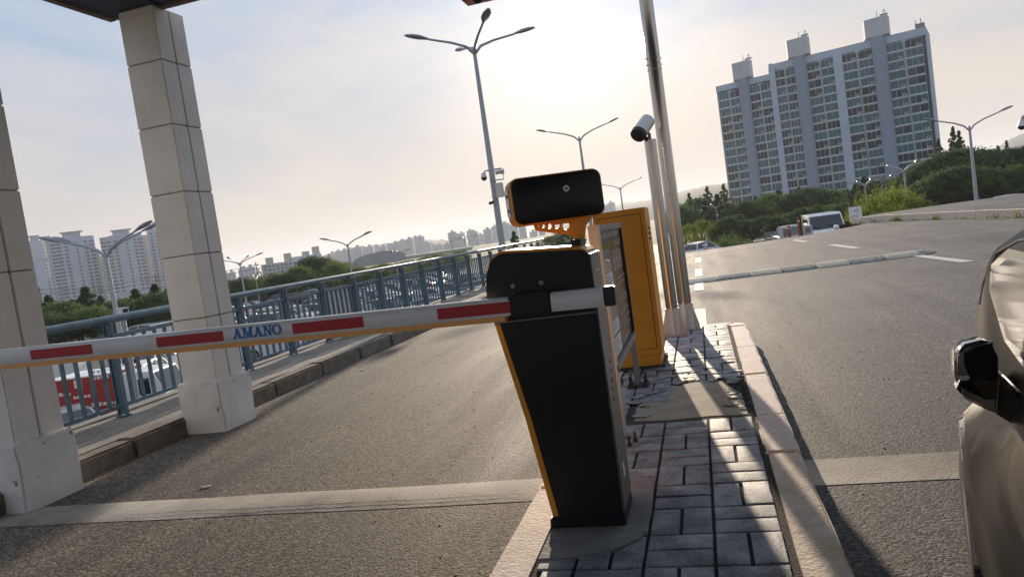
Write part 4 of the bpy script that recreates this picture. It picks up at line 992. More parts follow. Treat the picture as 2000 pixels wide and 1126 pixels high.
# bits standing at the crest on the right
def onramp(px, py, D): p = at(px, py, D); return p
p = at(1532, 462, 31); t = thing('concrete_block', 'pale upright concrete block at the road crest left of the van', 'block', (p.x, p.y, p.z-.1), R(20)); MB().box(-.16, .16, -.16, .16, 0, .50, b=.02).build('block_body', M_ape, t); MB().box(-.10, .10, -.163, -.158, .1, .4).build('block_recess', M_walk, t)
for px, py, D, h_, lb in ((1543, 461, 30, .50, 'short red-brown post at the crest left of the van'), (1562, 456, 30, .72, 'taller red-brown post at the crest directly left of the van')):
    p = at(px, py, D); t = thing('bollard', lb, 'bollard', (p.x, p.y, p.z-.1)); MB().tube([(0, 0, 0), (0, 0, h_)], .045, 12).build('post_body', mat('bollard_red', (.30, .06, .03), .5), t); MB().tube([(0, 0, h_*.75), (0, 0, h_*.85)], .047, 12).build('reflector_band', M_lgrey, t); MB().tube([(0, 0, 0), (0, 0, .03)], .09, 12).build('post_foot', M_dark, t)
p = at(1568, 455, 30.2); t = thing('leaning_board', 'tall narrow wooden board standing beside the van at the crest', 'board', (p.x, p.y, p.z-.1), R(70)); MB().box(-.14, .14, -.02, .02, 0, .78).build('board_sheet', mat('plywood', (.50, .40, .22), .7, var=.15), t); MB().box(-.15, -.14, -.03, .03, 0, .78).build('board_edge', M_dark, t)
p = at(1577, 454, 30.5); t = thing('concrete_block', 'low pale concrete block between the wooden board and the van', 'block', (p.x, p.y, p.z-.1), R(10)); MB().box(-.17, .17, -.12, .12, 0, .38, b=.02).build('block_body', M_ape, t); MB().box(-.10, .10, -.123, -.118, .1, .3).build('block_recess', M_walk, t)
p = at(1673, 436, 37); t = thing('banner_sign', 'white banner with purple print standing before the spring green bushes', 'banner', (p.x, p.y, p.z-.3), R(-10))
MB().box(-.26, .26, -.03, .03, .1, 1.05, b=.005).build('banner_face', M_paper, t)
b = MB(); rr = random.Random(7)
for i in range(40): x, z = rr.uniform(-.20, .16), rr.uniform(.18, .95); b.box(x, x+rr.uniform(.02, .07), -.035, -.029, z, z+.03)
b.build('banner_print', mat('print_purple', (.25, .16, .42), .6), t); MB().box(-.24, -.20, -.02, .02, -.3, .1).box(.20, .24, -.02, .02, -.3, .1).build('banner_leg', M_dark, t)
p = at(1655, 442, 34); t = thing('drum_barrier', 'low dark barrier with a pale round end beside the banner', 'barrier', (p.x, p.y, p.z-.08), R(10)); MB().box(-.35, .55, -.08, .08, .02, .20, b=.04).build('barrier_body', M_rust, t); MB().ball((-.45, 0, .11), .12, 10, 8).build('barrier_end', M_paper, t); MB().box(.1, .5, -.082, .082, .14, .22, b=.03).build('barrier_cover', M_dark, t)
p = at(1509, 467, 60); t = thing('fence_panel', 'grey slatted fence panel before the dark trees left of the van', 'fence', (p.x, p.y, p.z-.6), R(0)); b = MB()
for i in range(7): b.box(-.5, .5, -.02, .02, .1+i*.16, .22+i*.16)
b.build('fence_slats', M_grey, t); MB().box(-.55, -.5, -.03, .03, -.6, 1.25).box(.5, .55, -.03, .03, -.6, 1.25).build('fence_post', M_grey, t)
p = at(1378, 484, 42); t = thing('utility_box', 'pale box peeping over the road crest near the steel poles', 'box', (p.x, p.y, p.z-.6)); MB().box(-.12, .12, -.1, .1, 0, .75, b=.02).build('box_body', M_ape, t); MB().box(-.14, .14, -.12, .12, .75, .79).build('box_lid', M_lgrey, t)

# raised island at the right with weeds along its kerb
isl = [(5.3, 29.0), (6.0, 27.6), (6.75, 24.2), (7.38, 19.9), (7.9, 15.0), (40, 15), (40, 31.5), (9.5, 30.9), (6.5, 30.4)]
mb = MB(); mb.prism([(x+.09, y) for x, y in isl[:5]]+[(40, 15.1), (40, 31.4), (9.5, 30.8), (6.5, 30.3)], -.01, .185); struct(mb, 'right_island', M_road)
mb = MB(); rr = random.Random(31)
pp = [Vector((x, y, 0)) for x, y in isl[:5]]
for a, c in zip(pp[:-1], pp[1:]):
    n_ = max(1, round((c-a).length/1.0)); d_ = (c-a)/n_; nrm = Vector((-d_.y, d_.x, 0)).normalized()*-.14
    if nrm.x < 0: nrm = -nrm
    for k in range(n_):
        s0 = a+d_*(k+.008); s1 = a+d_*(k+.992); mb.prism([(s0.x, s0.y), (s1.x, s1.y), (s1.x+nrm.x, s1.y+nrm.y), (s0.x+nrm.x, s0.y+nrm.y)], -.02, .205+rr.uniform(-.006, .006))
struct(mb, 'right_island_kerb', M_kerb2)
mb = MB()
for i in range(34):
    t_ = rr.random()*3.9; k = min(3, int(t_)); q = pp[k].lerp(pp[k+1], t_-k); big = rr.choice([.5, .6, .8, 1.6])
    for j in range(int(10*big)):
        a = rr.uniform(0, 6.3); h_ = rr.uniform(.05, .13)*big; bx = q+Vector((rr.uniform(-.10, .0), rr.uniform(-.18, .18)*big, 0)); tp = bx+Vector((math.cos(a)*.06, math.sin(a)*.06, h_)); sd_ = Vector((math.sin(a), -math.cos(a), 0))*.014
        mb.add([bx-sd_, bx+sd_, tp], [(0, 1, 2)])
tag(mb.build('weeds', M_leafy), kind='stuff')

# rubber hump laid across the right road
t = thing('speed_bump', 'worn yellow and black segmented rubber speed bump across the right road', 'speed bump', (-.35, 13.5, 0))
segs = 7; x0s = -.35; 
for i in range(segs):
    xa_ = i*.545; ya_ = .035*i+ (.03*math.sin(i)); b = MB()
    pr = [(-.27, .004), (-.22, .035), (-.07, .065), (.07, .065), (.22, .035), (.27, .004)]
    b.loft([[Vector((x, ya_+(x-xa_)*.1+y, z)) for y, z in pr] for x in (xa_+.01, xa_+.27, xa_+.535)], 0, closed=True, smooth=False)
    b.build('rubber_segment', M_hy if i % 2 == 0 else M_hb, t)
b = MB(); xa_ = segs*.545; b.loft([[Vector((xa_+x, .25+y*f, z*f+.004)) for y, z in pr] for x, f in ((.0, 1), (.12, .8), (.24, .4), (.3, .1))], 0, smooth=True); b.build('end_cap', M_hb, t)

# ================================================================== NEAR CAR (right edge)
TH = R(8.0)
M_cp = mat('car_bronze', (.060, .050, .038), .42, .0, var=.15, vscale=5, coat=.08, spec=.22)
M_cpb = mat('car_gloss_black', (.008, .008, .009), .05, 0, coat=1.0)
t = thing('parked_car', 'dark bronze car with glossy black mirror cut off by the right edge', 'car', (.25*math.cos(TH), -.25*math.sin(TH), 0), -TH)
CW = 1.56
def plan(y): return .137*max(0, y-1.8)+.10*max(0, (y-2.35)/.3)**2 + .10*max(0, (-.5-y)/.6)**2
def hoodz(y): return (.865-.23*max(0, (y-1.95)/.70)**1.15) if y > -.7 else .865
def half(y):
    p_ = plan(y); h_ = hoodz(y); f = (h_-.18)/(.865-.18)
    side = [(.07, .17), (.022, .24), (-.004, .42), (-.012, .56), (-.002, .67), (.012, .72), (.028, .77), (.055, .825), (.10, .862), (.22, .885)]
    k_ = min(1, max(0, (y-1.45)/.6)); k_ = k_*k_*(3-2*k_)
    return [(x+p_+.5*max(0, z-.66)*k_, .17+(z-.17)*f) for x, z in side]
def ring_car(y, dz=0.0):
    h = half(y); mid = [(CW/2, h[-1][1]+.02)]
    return [Vector((x, y, z+dz)) for x, z in h]+[Vector((CW/2, y, h[-1][1]+.018+dz))]+[Vector((CW-x, y, z+dz)) for x, z in h[::-1]]
ys_ = [-1.12, -1.08]+[-1.0+.06*i for i in range(60)]+[2.60, 2.64]
b = MB(); b.loft([ring_car(y) if -1.1 < y < 2.62 else [Vector(((v.x-CW/2)*.93+CW/2, v.y, .5+(v.z-.5)*.82)) for v in ring_car(y)] for y in ys_], 0); b.build('body', M_cp, t)
def gx_(z): return .055+max(0, z-.86)*.07+max(0, z-1.09)*.5
def gk(y):
    k_ = min(1, max(0, (y-1.45)/.6)); j_ = min(1, max(0, (y-1.86)/.28)); return .004*k_+.012*j_+plan(y)*.5 if y > 0 else plan(y)
def ghring(y, top, base=.85):
    P = []
    for z in [base, base+(top-base)*.3, base+(top-base)*.6, base+(top-base)*.82, base+(top-base)*.95, top]:
        P.append(Vector((gx_(z)+gk(y)+(.012 if z >= top-.001 else 0), y, z)))
    return P+[Vector((CW/2, y, top+.035*(top-.84)/.34))]+[Vector((CW-v.x, v.y, v.z)) for v in P[::-1]]
gh = [(-1.05, .87), (-.85, 1.05), (-.62, 1.145), (-.2, 1.175), (.6, 1.185), (1.3, 1.175), (1.55, 1.15), (1.70, 1.11), (1.85, 1.03), (2.0, .94), (2.14, .865)]
gh2 = []
for i in range(len(gh)-1):
    p0, p1, p2, p3 = gh[max(0, i-1)], gh[i], gh[i+1], gh[min(len(gh)-1, i+2)]
    for k in range(5):
        u = k/5; gh2.append((p1[0]+(p2[0]-p1[0])*u, .5*(2*p1[1]+(p2[1]-p0[1])*u+(2*p0[1]-5*p1[1]+4*p2[1]-p3[1])*u*u+(3*p1[1]-p0[1]-3*p2[1]+p3[1])*u**3)))
gh2.append(gh[-1])
b = MB(); b.loft([ghring(y, tp) for y, tp in gh2], 0); b.build('greenhouse', M_cp, t)
def sideplate(poly, name, m_, off, mir=False, parent=t):
    b = MB(); n_ = len(poly); P1 = [Vector((gx_(z)+gk(y)-off, y, z)) for y, z in poly]; P2 = [Vector((gx_(z)+gk(y)+.02, y, z)) for y, z in poly]
    if mir: P1 = [Vector((CW-v.x, v.y, v.z)) for v in P1]; P2 = [Vector((CW-v.x, v.y, v.z)) for v in P2]
    c1 = sum(P1, Vector())/n_
    b.add(P1+P2, [list(range(n_)), list(range(n_, 2*n_))[::-1]]+[(i, n_+i, n_+(i+1) % n_, (i+1) % n_) for i in range(n_)]); return b.build(name, m_, parent)
fd = [(1.45, .915), (1.60, .935), (1.72, 1.005), (1.70, 1.05), (1.58, 1.085), (.30, 1.09), (.28, .905)]
rd = [(.20, .895), (.20, 1.08), (-.25, 1.075), (-.55, 1.05), (-.75, .96), (-.72, .90)]
for mir in (False, True):
    for pl in (fd, rd):
        cy_ = sum(p[0] for p in pl)/len(pl); cz_ = sum(p[1] for p in pl)/len(pl)
        out = [(cy_+(y-cy_)*1.05+(.02 if y > cy_ else -.02)*.6, cz_+(z-cz_)*1.17) for y, z in pl]
        s_ = sideplate(out, 'window_trim', M_cpb, .004, mir); sideplate(pl, 'side_window', M_glass, .007, mir)
b = MB(); P = [(.20, 1.00, 1.135), (.13, 1.62, .885)]
b.add([Vector((.20, 1.70, 1.125)), Vector((CW-.20, 1.70, 1.125)), Vector((CW-.13, 2.12, .893)), Vector((.13, 2.12, .893)), Vector((.20, 1.68, 1.10)), Vector((CW-.20, 1.68, 1.10)), Vector((CW-.13, 2.10, .87)), Vector((.13, 2.10, .87))], [(0, 3, 2, 1), (4, 5, 6, 7), (0, 1, 5, 4), (1, 2, 6, 5), (2, 3, 7, 6), (3, 0, 4, 7)]); b.build('windscreen', M_glass, t)
# thin roof seam strip
b = MB(); b.tube([(gx_(z)+gk(y)-.001, y, z) for y, z in ((1.97, .945), (1.85, 1.01), (1.70, 1.085), (1.58, 1.115), (1.4, 1.13), (.6, 1.14), (-.5, 1.13))], .0022, 6); b.build('roof_seam', M_lgrey, t)
# door shut lines and handle
for yy in (.24,):
    b = MB(); b.tube([(x-.0005, yy, z) for x, z in half(yy)[1:9]], .0028, 6); b.build('door_gap', M_black, t)
b = MB(); b.tube([(.0, .36, .735), (-.018, .38, .738), (-.018, .52, .738), (.0, .54, .735)], .010, 8); b.build('door_handle', M_cp, t)
for yc in (-.62, 2.16):
    for mir in (False, True):
        xs_ = (plan(yc)+.012, .22) if not mir else (CW-.22, CW-plan(yc)-.012)
        wh = MB().tube([(xs_[0], yc, .28), (xs_[1], yc, .28)], .28, 28, smooth=False).build('wheel', M_tyre, t)
        xo = xs_[0]-.006 if not mir else xs_[1]+.006
        MB().tube([(xo, yc, .28), ((xs_[0]+xs_[1])/2, yc, .28)], .19, 20, smooth=False).build('rim', M_rim, wh)
        b = MB(); arc = [(yc+.325*math.cos(a), .28+.325*math.sin(a)) for a in [math.pi*i/14 for i in range(15)]]
        def sx_(z): return .0 if z > .3 else .01
        P_ = [Vector(((plan(y)+.004 if not mir else CW-plan(y)-.004), y, z)) for y, z in arc]; b.tube(P_, .016, 8); b.build('arch_lip', M_cpb, t)
for mir in (False, True):
    x_ = .32 if not mir else CW-.32
    MB().ball((x_, 2.50, .60), .14, 12, 8, sc=(1, .5, .45)).build('headlight', M_head, t)
    MB().ball((x_, -1.05, .66), .13, 12, 8, sc=(1, .4, .5)).build('tail_light', M_tail, t)
# door mirror: housing with a dark upper facet, glossy lower facet and a stalk in body colour
def mir_at(px, py, s_):      # a point of the picture put on the plane y' = s_ of the car
    d = ray(px, py); fw = Vector((math.sin(TH), math.cos(TH), 0)); q = Vector((0, 0, EYE))+d*(s_/(d.dot(fw))); q = q-Vector(t.location)
    rt = Vector((math.cos(TH), -math.sin(TH), 0)); return Vector((q.dot(rt), q.dot(fw), q.z))
mp_ = {k: mir_at(*v, 1.55) for k, v in dict(a=(1866, 690), b=(1885, 672), c=(1918, 664), d=(1940, 668), e=(1950, 742), f=(1945, 808), g=(1925, 800), h=(1880, 775), i=(1864, 735)).items()}
front = [mp_[k] for k in 'abcdefghi']
cen = sum(front, Vector())/9
def ringm(f, dy): return [cen+(v-cen)*f+Vector((0, dy, 0)) for v in front]
b = MB(); b.loft([ringm(.90, -.006), ringm(.98, 0), ringm(1.0, .012), ringm(.97, .05), ringm(.80, .085), ringm(.40, .105)], 0); mirr = b.build('door_mirror', mat('mirror_shell', (.30, .29, .27), .06, .9, coat=1), t)
up = [mir_at(*v, 1.537) for v in ((1884, 690), (1912, 674), (1936, 670), (1949, 696), (1950, 738), (1895, 737), (1885, 715))]
b = MB(); n_ = len(up); b.add(up+[v+Vector((0, .02, 0)) for v in up], [list(range(n_)), list(range(n_, 2*n_))[::-1]]+[(i, n_+i, n_+(i+1) % n_, (i+1) % n_) for i in range(n_)]); b.build('mirror_glass', mat('mirror_dark', (.004, .004, .004), .5, spec=.2), mirr)
lw = [mir_at(*v, s_) for v, s_ in (((1875, 742), 1.528), ((1897, 741), 1.528), ((1950, 742), 1.528), ((1945, 806), 1.555), ((1924, 798), 1.555), ((1884, 778), 1.555), ((1868, 758), 1.55))]
b = MB(); n_ = len(lw); b.add(lw+[v+Vector((0, .03, 0)) for v in lw], [list(range(n_)), list(range(n_, 2*n_))[::-1]]+[(i, n_+i, n_+(i+1) % n_, (i+1) % n_) for i in range(n_)]); b.build('lower_shell', M_cpb, mirr)
st = [mir_at(*v, 1.57) for v in ((1951, 742), (1975, 762), (2003, 790), (2006, 815), (1975, 826), (1946, 808))]
b = MB(); n_ = len(st); b.loft([[v+Vector((0, 0, 0)) for v in st], [v+Vector((0, .03, .0)) for v in st], [st[0].lerp(v, .8)+Vector((.01, .08, 0)) for v in st]], 0); b.build('mirror_stalk', M_cp, t)

# ================================================================== FAR BUILDINGS
def az_of(p): return math.atan2(p.x, p.y)
# --- big apartment slab on the right
pL = at(1430, 405, 243); pR = at(1836, 350, 233)
dv = Vector((pR.x-pL.x, pR.y-pL.y, 0)); FW = dv.length; rz_ = math.atan2(dv.y, dv.x)
t = thing('apartment_building', 'long grey-blue apartment slab with three rooftop boxes above the trees', 'building', (pL.x, pL.y, LOT), rz_)
FH = 2.5; topR = 40.2-LOT; topL = topR-2.6; DEP = 12.0
def fx(f): return f*FW
b = MB(); b.box(0, fx(.29), 0, DEP, 0, topL, mi=1).box(fx(.29), FW, 0, DEP, 0, topR, mi=1)
b.build('wall', [M_apw, M_apg], t)
MB().box(-.35, 0, -.3, DEP+.2, 0, topL+.8).build('end_wall', M_ape, t); MB().box(FW, FW+.35, -.3, DEP+.2, 0, topR+.8).build('end_wall', M_apw, t)
MB().box(-.36, fx(.29), -.55, .2, topL-.9, topL+.9).box(fx(.29), FW+.36, -.56, .2, topR-1.2, topR+.9).build('parapet', M_apw, t)
MB().box(fx(.29)-.5, fx(.29)+.3, -.50, DEP*.6, topL, topR+1.2).build('step_wall', M_ape, t)
bays = [(.008, .118), (.172, .282), (.312, .408), (.468, .595), (.637, .772), (.835, .985)]
shafts = [(.118, .172), (.408, .468), (.772, .835)]; pils = [(.282, .312), (.595, .637)]
for i, (a, c) in enumerate(shafts):
    tp = (topL if i == 0 else topR)+1.3
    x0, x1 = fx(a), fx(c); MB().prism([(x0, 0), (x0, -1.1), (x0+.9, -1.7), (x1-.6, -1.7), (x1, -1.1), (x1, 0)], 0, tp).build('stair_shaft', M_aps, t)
    MB().prism([(x0-1.2, -1.4), (x1+1.0, -1.9), (x1+1.2, 1.0), (x1-.8, 8.0), (x0-1.4, 7.5), (x0-2.2, 2)], tp, tp+5.0).build('machine_room', M_ape, t)
    b = MB(); xm = (x0+x1)/2; b.tube([(xm, 2, tp+5.0), (xm, 2, tp+7.4)], .08, 6).tube([(xm+1.4, 1, tp+5.0), (xm+1.9, 1, tp+7.2)], .09, 6).tube([(xm+2.3, 1, tp+5.0), (xm+2.1, 1, tp+7.0)], .09, 6)
    b.box(xm+.8, xm+2.8, .8, 1.1, tp+5.6, tp+6.0).build('antenna', M_grey, t)
for a, c in pils: MB().box(fx(a), fx(c), -1.35, 0, 0, (topR if a > .3 else topR)-.2).build('pilaster', M_apw, t)
MB().box(FW-2.2, FW+.1, 1, 1.3, topR+.9, topR+2.4).tube([(FW-2, 1, topR+.5), (FW-2, 1, topR+3.4)], .1, 6).tube([(FW-.6, 1, topR+.5), (FW-.8, 1, topR+3.6)], .12, 6).build('antenna', M_grey, t)
# windows: ten prototypes of frame + panes, first hundred separate parts
rr = random.Random(40)
def win_mesh(w_, v):
    b = MB(); h_ = 1.95; pm = v % 4; b.box(-w_/2-.1, w_/2+.1, -.05, .5, -.34, -.10, mi=0)
    b.box(-w_/2, w_/2, .05, .12, 0, h_, mi=1+pm)
    b.box(-w_/2, w_/2, -.02, .12, -.09, 0, mi=0).box(-w_/2, w_/2, -.02, .12, h_, h_+.08, mi=0)
    ks = [0, .33, .66, 1] if v % 3 else [0, .5, 1]
    for k in ks: b.box(-w_/2+k*w_-.03, -w_/2+k*w_+.03, -.015, .12, 0, h_, mi=0)
    cu = -w_/2+ks[1]*w_; 
    if v % 2: b.box(cu+.08, -w_/2+ks[2]*w_-.08, .035, .05, .05, h_-.05, mi=1+(pm+1) % 4)
    if v % 5 < 2: b.box(w_*.18, w_*.18+.9, -.28, .04, .06, .66, mi=5).box(w_*.18+.25, w_*.18+.65, -.285, -.27, .16, .56, mi=3)
    return b
mats_w = [M_apf]+PANES+[M_ac]
cache = {}; placed = 0; rest = MB()
cells = []
for bi, (a, c) in enumerate(bays):
    tp = topL if bi < 2 else topR; nfl = int((tp-1.5)/FH)
    bwid = fx(c)-fx(a)
    for fl in range(nfl):
        z = tp-1.4-(fl+1)*FH+.35
        for half_ in (0, 1):
            wv = bwid*.478; cx_ = fx(a)+bwid*(.23 if half_ == 0 else .77)
            cells.append((bi, fl, half_, cx_, z, wv))
rest_slabs = MB(); strips = MB()
for (bi, fl, half_, cx_, z, wv) in cells:
    v = rr.randrange(12); yo = -.9 if (half_ == (bi % 2)) else -.55
    if fl < 8 and placed < 100:
        k = (round(wv, 2), v)
        if k not in cache:
            cache[k] = win_mesh(wv, v).build('window', mats_w, t); o = cache[k]
        else: o = cache[k].copy(); COL.objects.link(o); o.parent = t
        o.location = (cx_, yo, z); placed += 1
    else:
        wm = win_mesh(wv, v); o_ = len(rest.v)
        rest.v += [v2+Vector((cx_, yo, z)) for v2 in wm.v]; rest.f += [[i+o_ for i in f] for f in wm.f]; rest.mi += wm.mi; rest.sm += wm.sm
rw = rest.build('lower_windows', mats_w, t); rw['kind'] = 'stuff'
for bi, (a, c) in enumerate(bays):
    tp = topL if bi < 2 else topR; mid = fx((a+c)/2); MB().box(mid-.75, mid+.65, -.45, 0, 0, tp-11).build('service_strip', M_apg, t)
    MB().box(mid-.75, mid+.65, -.45, 0, tp-11, tp-1.2).build('service_strip', M_apw, t)
    MB().box(mid-.1, mid+.1, -.62, -.45, 0, tp-1.2).build('drain_pipe', M_ape, t)
# --- left towers
M_tw = mat('tower_white', (.40, .45, .55), .8, var=.05, vscale=.1); M_tb = mat('tower_beige', (.42, .39, .35), .8); M_tg = mat('tower_green', (.26, .33, .29), .8, var=.1, vscale=.1); M_twd = mat('tower_window', (.07, .085, .12), .35); M_tgr = mat('tower_grey', (.34, .36, .42), .8)
tw_proto = {}
def tower(px0, px1, py_top, D, wallm, label, cols_, sidew=.3, fl=2.9, roofbox=True, dep=16, nwin=(1.5, 1.3), band=None, skew=0, pitch_roof=False):
    c = at((px0+px1)/2, py_top, D); wdt = (px1-px0)/FPX*D*1.0; rz = -az_of(c)+R(skew)
    t = thing('apartment_tower', label, 'building', (c.x, c.y, LOT), rz, group='apartment towers on the left skyline')
    H_ = c.z-LOT; ws = wdt*sidew
    poly = [(-wdt/2, 3.5), (-wdt/2+ws, 0), (wdt/2-ws, 0), (wdt/2, 4.5), (wdt/2, dep), (-wdt/2, dep)]
    MB().prism(poly, 0, H_).build('wall', wallm, t)
    if roofbox:
        MB().box(-wdt*.18, wdt*.22, 3, dep*.7, H_, H_+5.5).build('machine_room', M_tgr, t); MB().box(-wdt*.22, wdt*.28, 2.5, dep*.8, H_+5.5, H_+6.1).build('roof_slab', M_tgr, t)
    if pitch_roof: MB().prism([(-wdt*.45, H_), (-wdt*.05, H_+3.2), (wdt*.35, H_)], 1, 4, 'y').build('gable', wallm, t)
    MB().prism([(x*1.005, y-.15) for x, y in poly[:4]]+poly[4:], H_-.2, H_+1.2).build('parapet', wallm, t)
    # windows: columns at chosen fractions; counted so one tower keeps to about a hundred
    n_ = 0; nf = int((H_-6)/fl); key = nwin
    sh = min(nf, max(8, 96//max(1, len(cols_))))
    if key not in tw_proto: tw_proto[key] = None
    for f_, wv in cols_:
        x = -wdt/2+f_*wdt
        if f_ < sidew: y = 3.5*(1-f_/sidew); a_ = math.atan2(-3.5, ws)
        elif f_ > 1-sidew: y = 4.5*(f_-(1-sidew))/sidew; a_ = math.atan2(4.5, ws)
        else: y = 0; a_ = 0
        for k in range(sh):
            z = H_-3.4-k*fl
            if tw_proto[key] is None: o = tw_proto[key] = MB().box(-.62, .62, -.10, .06, -.8, .8).build('window', M_twd, t)
            else: o = tw_proto[key].copy(); COL.objects.link(o); o.parent = t
            o.location = (x, y, z); o.rotation_euler = (0, 0, a_); o.scale = (wv, 1, 1); n_ += 1
    if band: MB().box(-wdt/2-.1, wdt/2+.1, -.12, dep, H_-16, H_-14.4).build('wall_band', band, t)
    return t, wdt, H_
tower(52, 82, 473, 760, M_tw, 'pale tower block with a painted mark, nearest the leftmost pillar', [(.25, 1.4), (.85, 2.2)], .2, band=M_tgr)
tower(72, 104, 474, 800, M_tg, 'greenish tower block second from the leftmost pillar', [(.15, 2.0), (.35, 1.2), (.75, 2), (.93, 2)], .3)
tower(105, 172, 466, 700, M_tw, 'broad white tower block left of the double headed lamp', [(.08, 3.2), (.2, 3.2), (.36, 2.2), (.60, 1.2), (.8, 2.0), (.93, 3.0)], .3, pitch_roof=True)
tower(168, 190, 492, 780, M_tg, 'lower greenish block behind the broad white tower', [(.3, 1.4), (.8, 2.2)], .4)
tower(186, 203, 502, 820, M_tb, 'low beige block just left of the double headed lamp pole', [(.3, 2), (.7, 2)], .3, roofbox=False)
tower(203, 268, 462, 680, M_tw, 'tall white tower block right of the double headed lamp pole', [(.07, 3.2), (.2, 2.8), (.35, 2.2), (.62, 1.2), (.82, 2.0), (.94, 3.0)], .3, pitch_roof=True)
t, w_, h_ = tower(264, 292, 462, 720, M_tb, 'beige windowless tower wall with a dark band beside the full-height pillar', [(.92, 1.5)], .12, roofbox=False)
MB().box(-w_*.30, w_*.25, -.2, .02, h_-17, h_-14.5).build('wall_mark', M_tgr, t)
b = MB()
for i in range(4): b.box(-w_*.25+i*1.6, -w_*.25+i*1.6+1.0, -.2, .02, h_-11.5, h_-9.5)
b.build('wall_mark', M_tgr, t)
tower(290, 334, 446, 700, M_tw, 'bluish tower block running behind the left edge of the full-height pillar', [(.15, 2), (.35, 1.3), (.55, 2)], .2)
tower(395, 424, 452, 640, M_tg, 'tower block emerging at the right edge of the full-height pillar', [(.6, 2.0), (.8, 2.2), (.95, 2.2)], .25)
# mid-distance block with four roof drums
c = at(570, 506, 640); t = thing('apartment_building', 'grey stepped apartment block with round rooftop drums in the middle distance', 'building', (c.x, c.y, LOT), -az_of(c)+R(6))
wd = 108/FPX*640
MB().box(-wd/2, 0, 0, 14, 0, c.z-LOT-1.2).build('wall', M_tgr, t); MB().box(0, wd/2, -2, 14, 0, c.z-LOT+1.6).build('wall', M_apw, t)
for x, hh in ((-.36, 4), (-.05, 5.5), (.26, 5), (.44, 8)): MB().tube([(x*wd, 6, c.z-LOT-2), (x*wd, 6, c.z-LOT+hh)], 3.2, 12, smooth=False).build('roof_drum', M_tb, t)
wp = None
for fl in range(4):
    for k in range(14):
        if wp is None: wp = o = MB().box(-1.1, 1.1, -.1, .05, 0, 1.4).build('window', M_twd, t)
        else: o = wp.copy(); COL.objects.link(o); o.parent = t
        x = -wd/2+2+k*(wd-4)/13; o.location = (x, 0 if x < 0 else -2, c.z-LOT-4-fl*2.9)
# hazy city behind
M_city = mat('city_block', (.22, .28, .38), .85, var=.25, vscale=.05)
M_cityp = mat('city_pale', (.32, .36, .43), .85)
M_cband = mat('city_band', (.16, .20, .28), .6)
rr = random.Random(77)
sky_pts = [(648, 494), (660, 490), (672, 488), (684, 486), (697, 482), (709, 483), (721, 481), (734, 480), (747, 481), (760, 478), (773, 474), (786, 469), (798, 466), (810, 463), (820, 462), (832, 475), (845, 478)]
sky_pts += [(440, 535), (452, 531), (476, 524), (490, 521), (504, 530), (884, 453), (894, 459), (901, 455), (917, 450), (925, 452), (938, 458), (952, 447), (965, 442), (984, 436), (1003, 438), (1020, 440), (1040, 452), (1058, 450), (1180, 402), (1192, 396), (858, 478), (872, 476)]
for i, (px, py) in enumerate(sky_pts):
    D = 1450+rr.uniform(-120, 160) if px > 600 else 1100; c = at(px, py, D)
    wdt = rr.uniform(12, 17)/FPX*D
    nm = 'hazy pale high-rise in the distant skyline' 
    where = 'left of the gate cabinet' if px > 860 else ('above the middle of the railing' if px > 600 else 'just right of the full-height pillar')
    if px > 1170: where = 'above the orange-yellow box'
    t = thing('highrise_block', '%s %s' % (nm, where), 'building', (c.x, c.y, LOT), -az_of(c)+R(rr.uniform(-12, 12)), group='distant skyline '+where)
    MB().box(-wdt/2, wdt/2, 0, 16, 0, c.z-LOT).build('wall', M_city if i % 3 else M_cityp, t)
    b = MB()
    for k in range(3): b.box(-wdt*.38+k*wdt*.28, -wdt*.38+k*wdt*.28+wdt*.14, -.3, .1, 3, c.z-LOT-2)
    b.build('window_bands', M_cband, t); MB().box(-wdt*.15, wdt*.2, 3, 9, c.z-LOT, c.z-LOT+3.5).build('roof_box', M_city, t)
# arched hall with a bright side and the long green-roofed sheds
c = at(742, 512, 520); t = thing('arched_hall', 'low arched hall with a blue and red side far behind the railing', 'building', (c.x, c.y, LOT), -az_of(c))
P = [(18*math.cos(math.pi*i/16), 5.0*math.sin(math.pi*i/16)) for i in range(17)]
MB().prism([(x, z+3) for x, z in P]+[(-18, 0), (18, 0)], 0, 30, 'y').build('hall_body', mat('hall_blue', (.15, .20, .26), .6), t)
MB().prism([(x*1.05, z*1.08+3.2) for x, z in P[:9]]+[(x, z+3) for x, z in P[8::-1]], -.5, 30, 'y').build('hall_roof', mat('hall_roof', (.45, .33, .28), .6), t)
MB().prism([(-5, 4), (-1, 4), (0, 7), (-4, 7.5)], -.4, 0, 'y').build('hall_mark', mat('hall_red', (.30, .12, .12), .6), t)
c = at(835, 497, 560); t = thing('long_shed', 'long low shed with a green eave right of the arched hall', 'building', (c.x, c.y, LOT), -az_of(c))
MB().box(-34, 34, 0, 25, 0, c.z-LOT).build('shed_wall', M_tgr, t); MB().box(-35, 35, -.6, 26, c.z-LOT, c.z-LOT+1.0).build('shed_roof', mat('green_eave', (.06, .28, .14), .6), t)
c = at(1918, 296, 420); t = thing('small_building', 'pale low building just above the wood at the right', 'building', (c.x, c.y, LOT), -az_of(c))
MB().box(-6, 4, 0, 10, 0, c.z-LOT).build('wall', M_ape, t); MB().box(-7, 5, -.5, 11, c.z-LOT, c.z-LOT+.6).build('roof', M_tgr, t); MB().box(-4, 2, -.1, 0, c.z-LOT-2.4, c.z-LOT-1).build('window', M_twd, t)
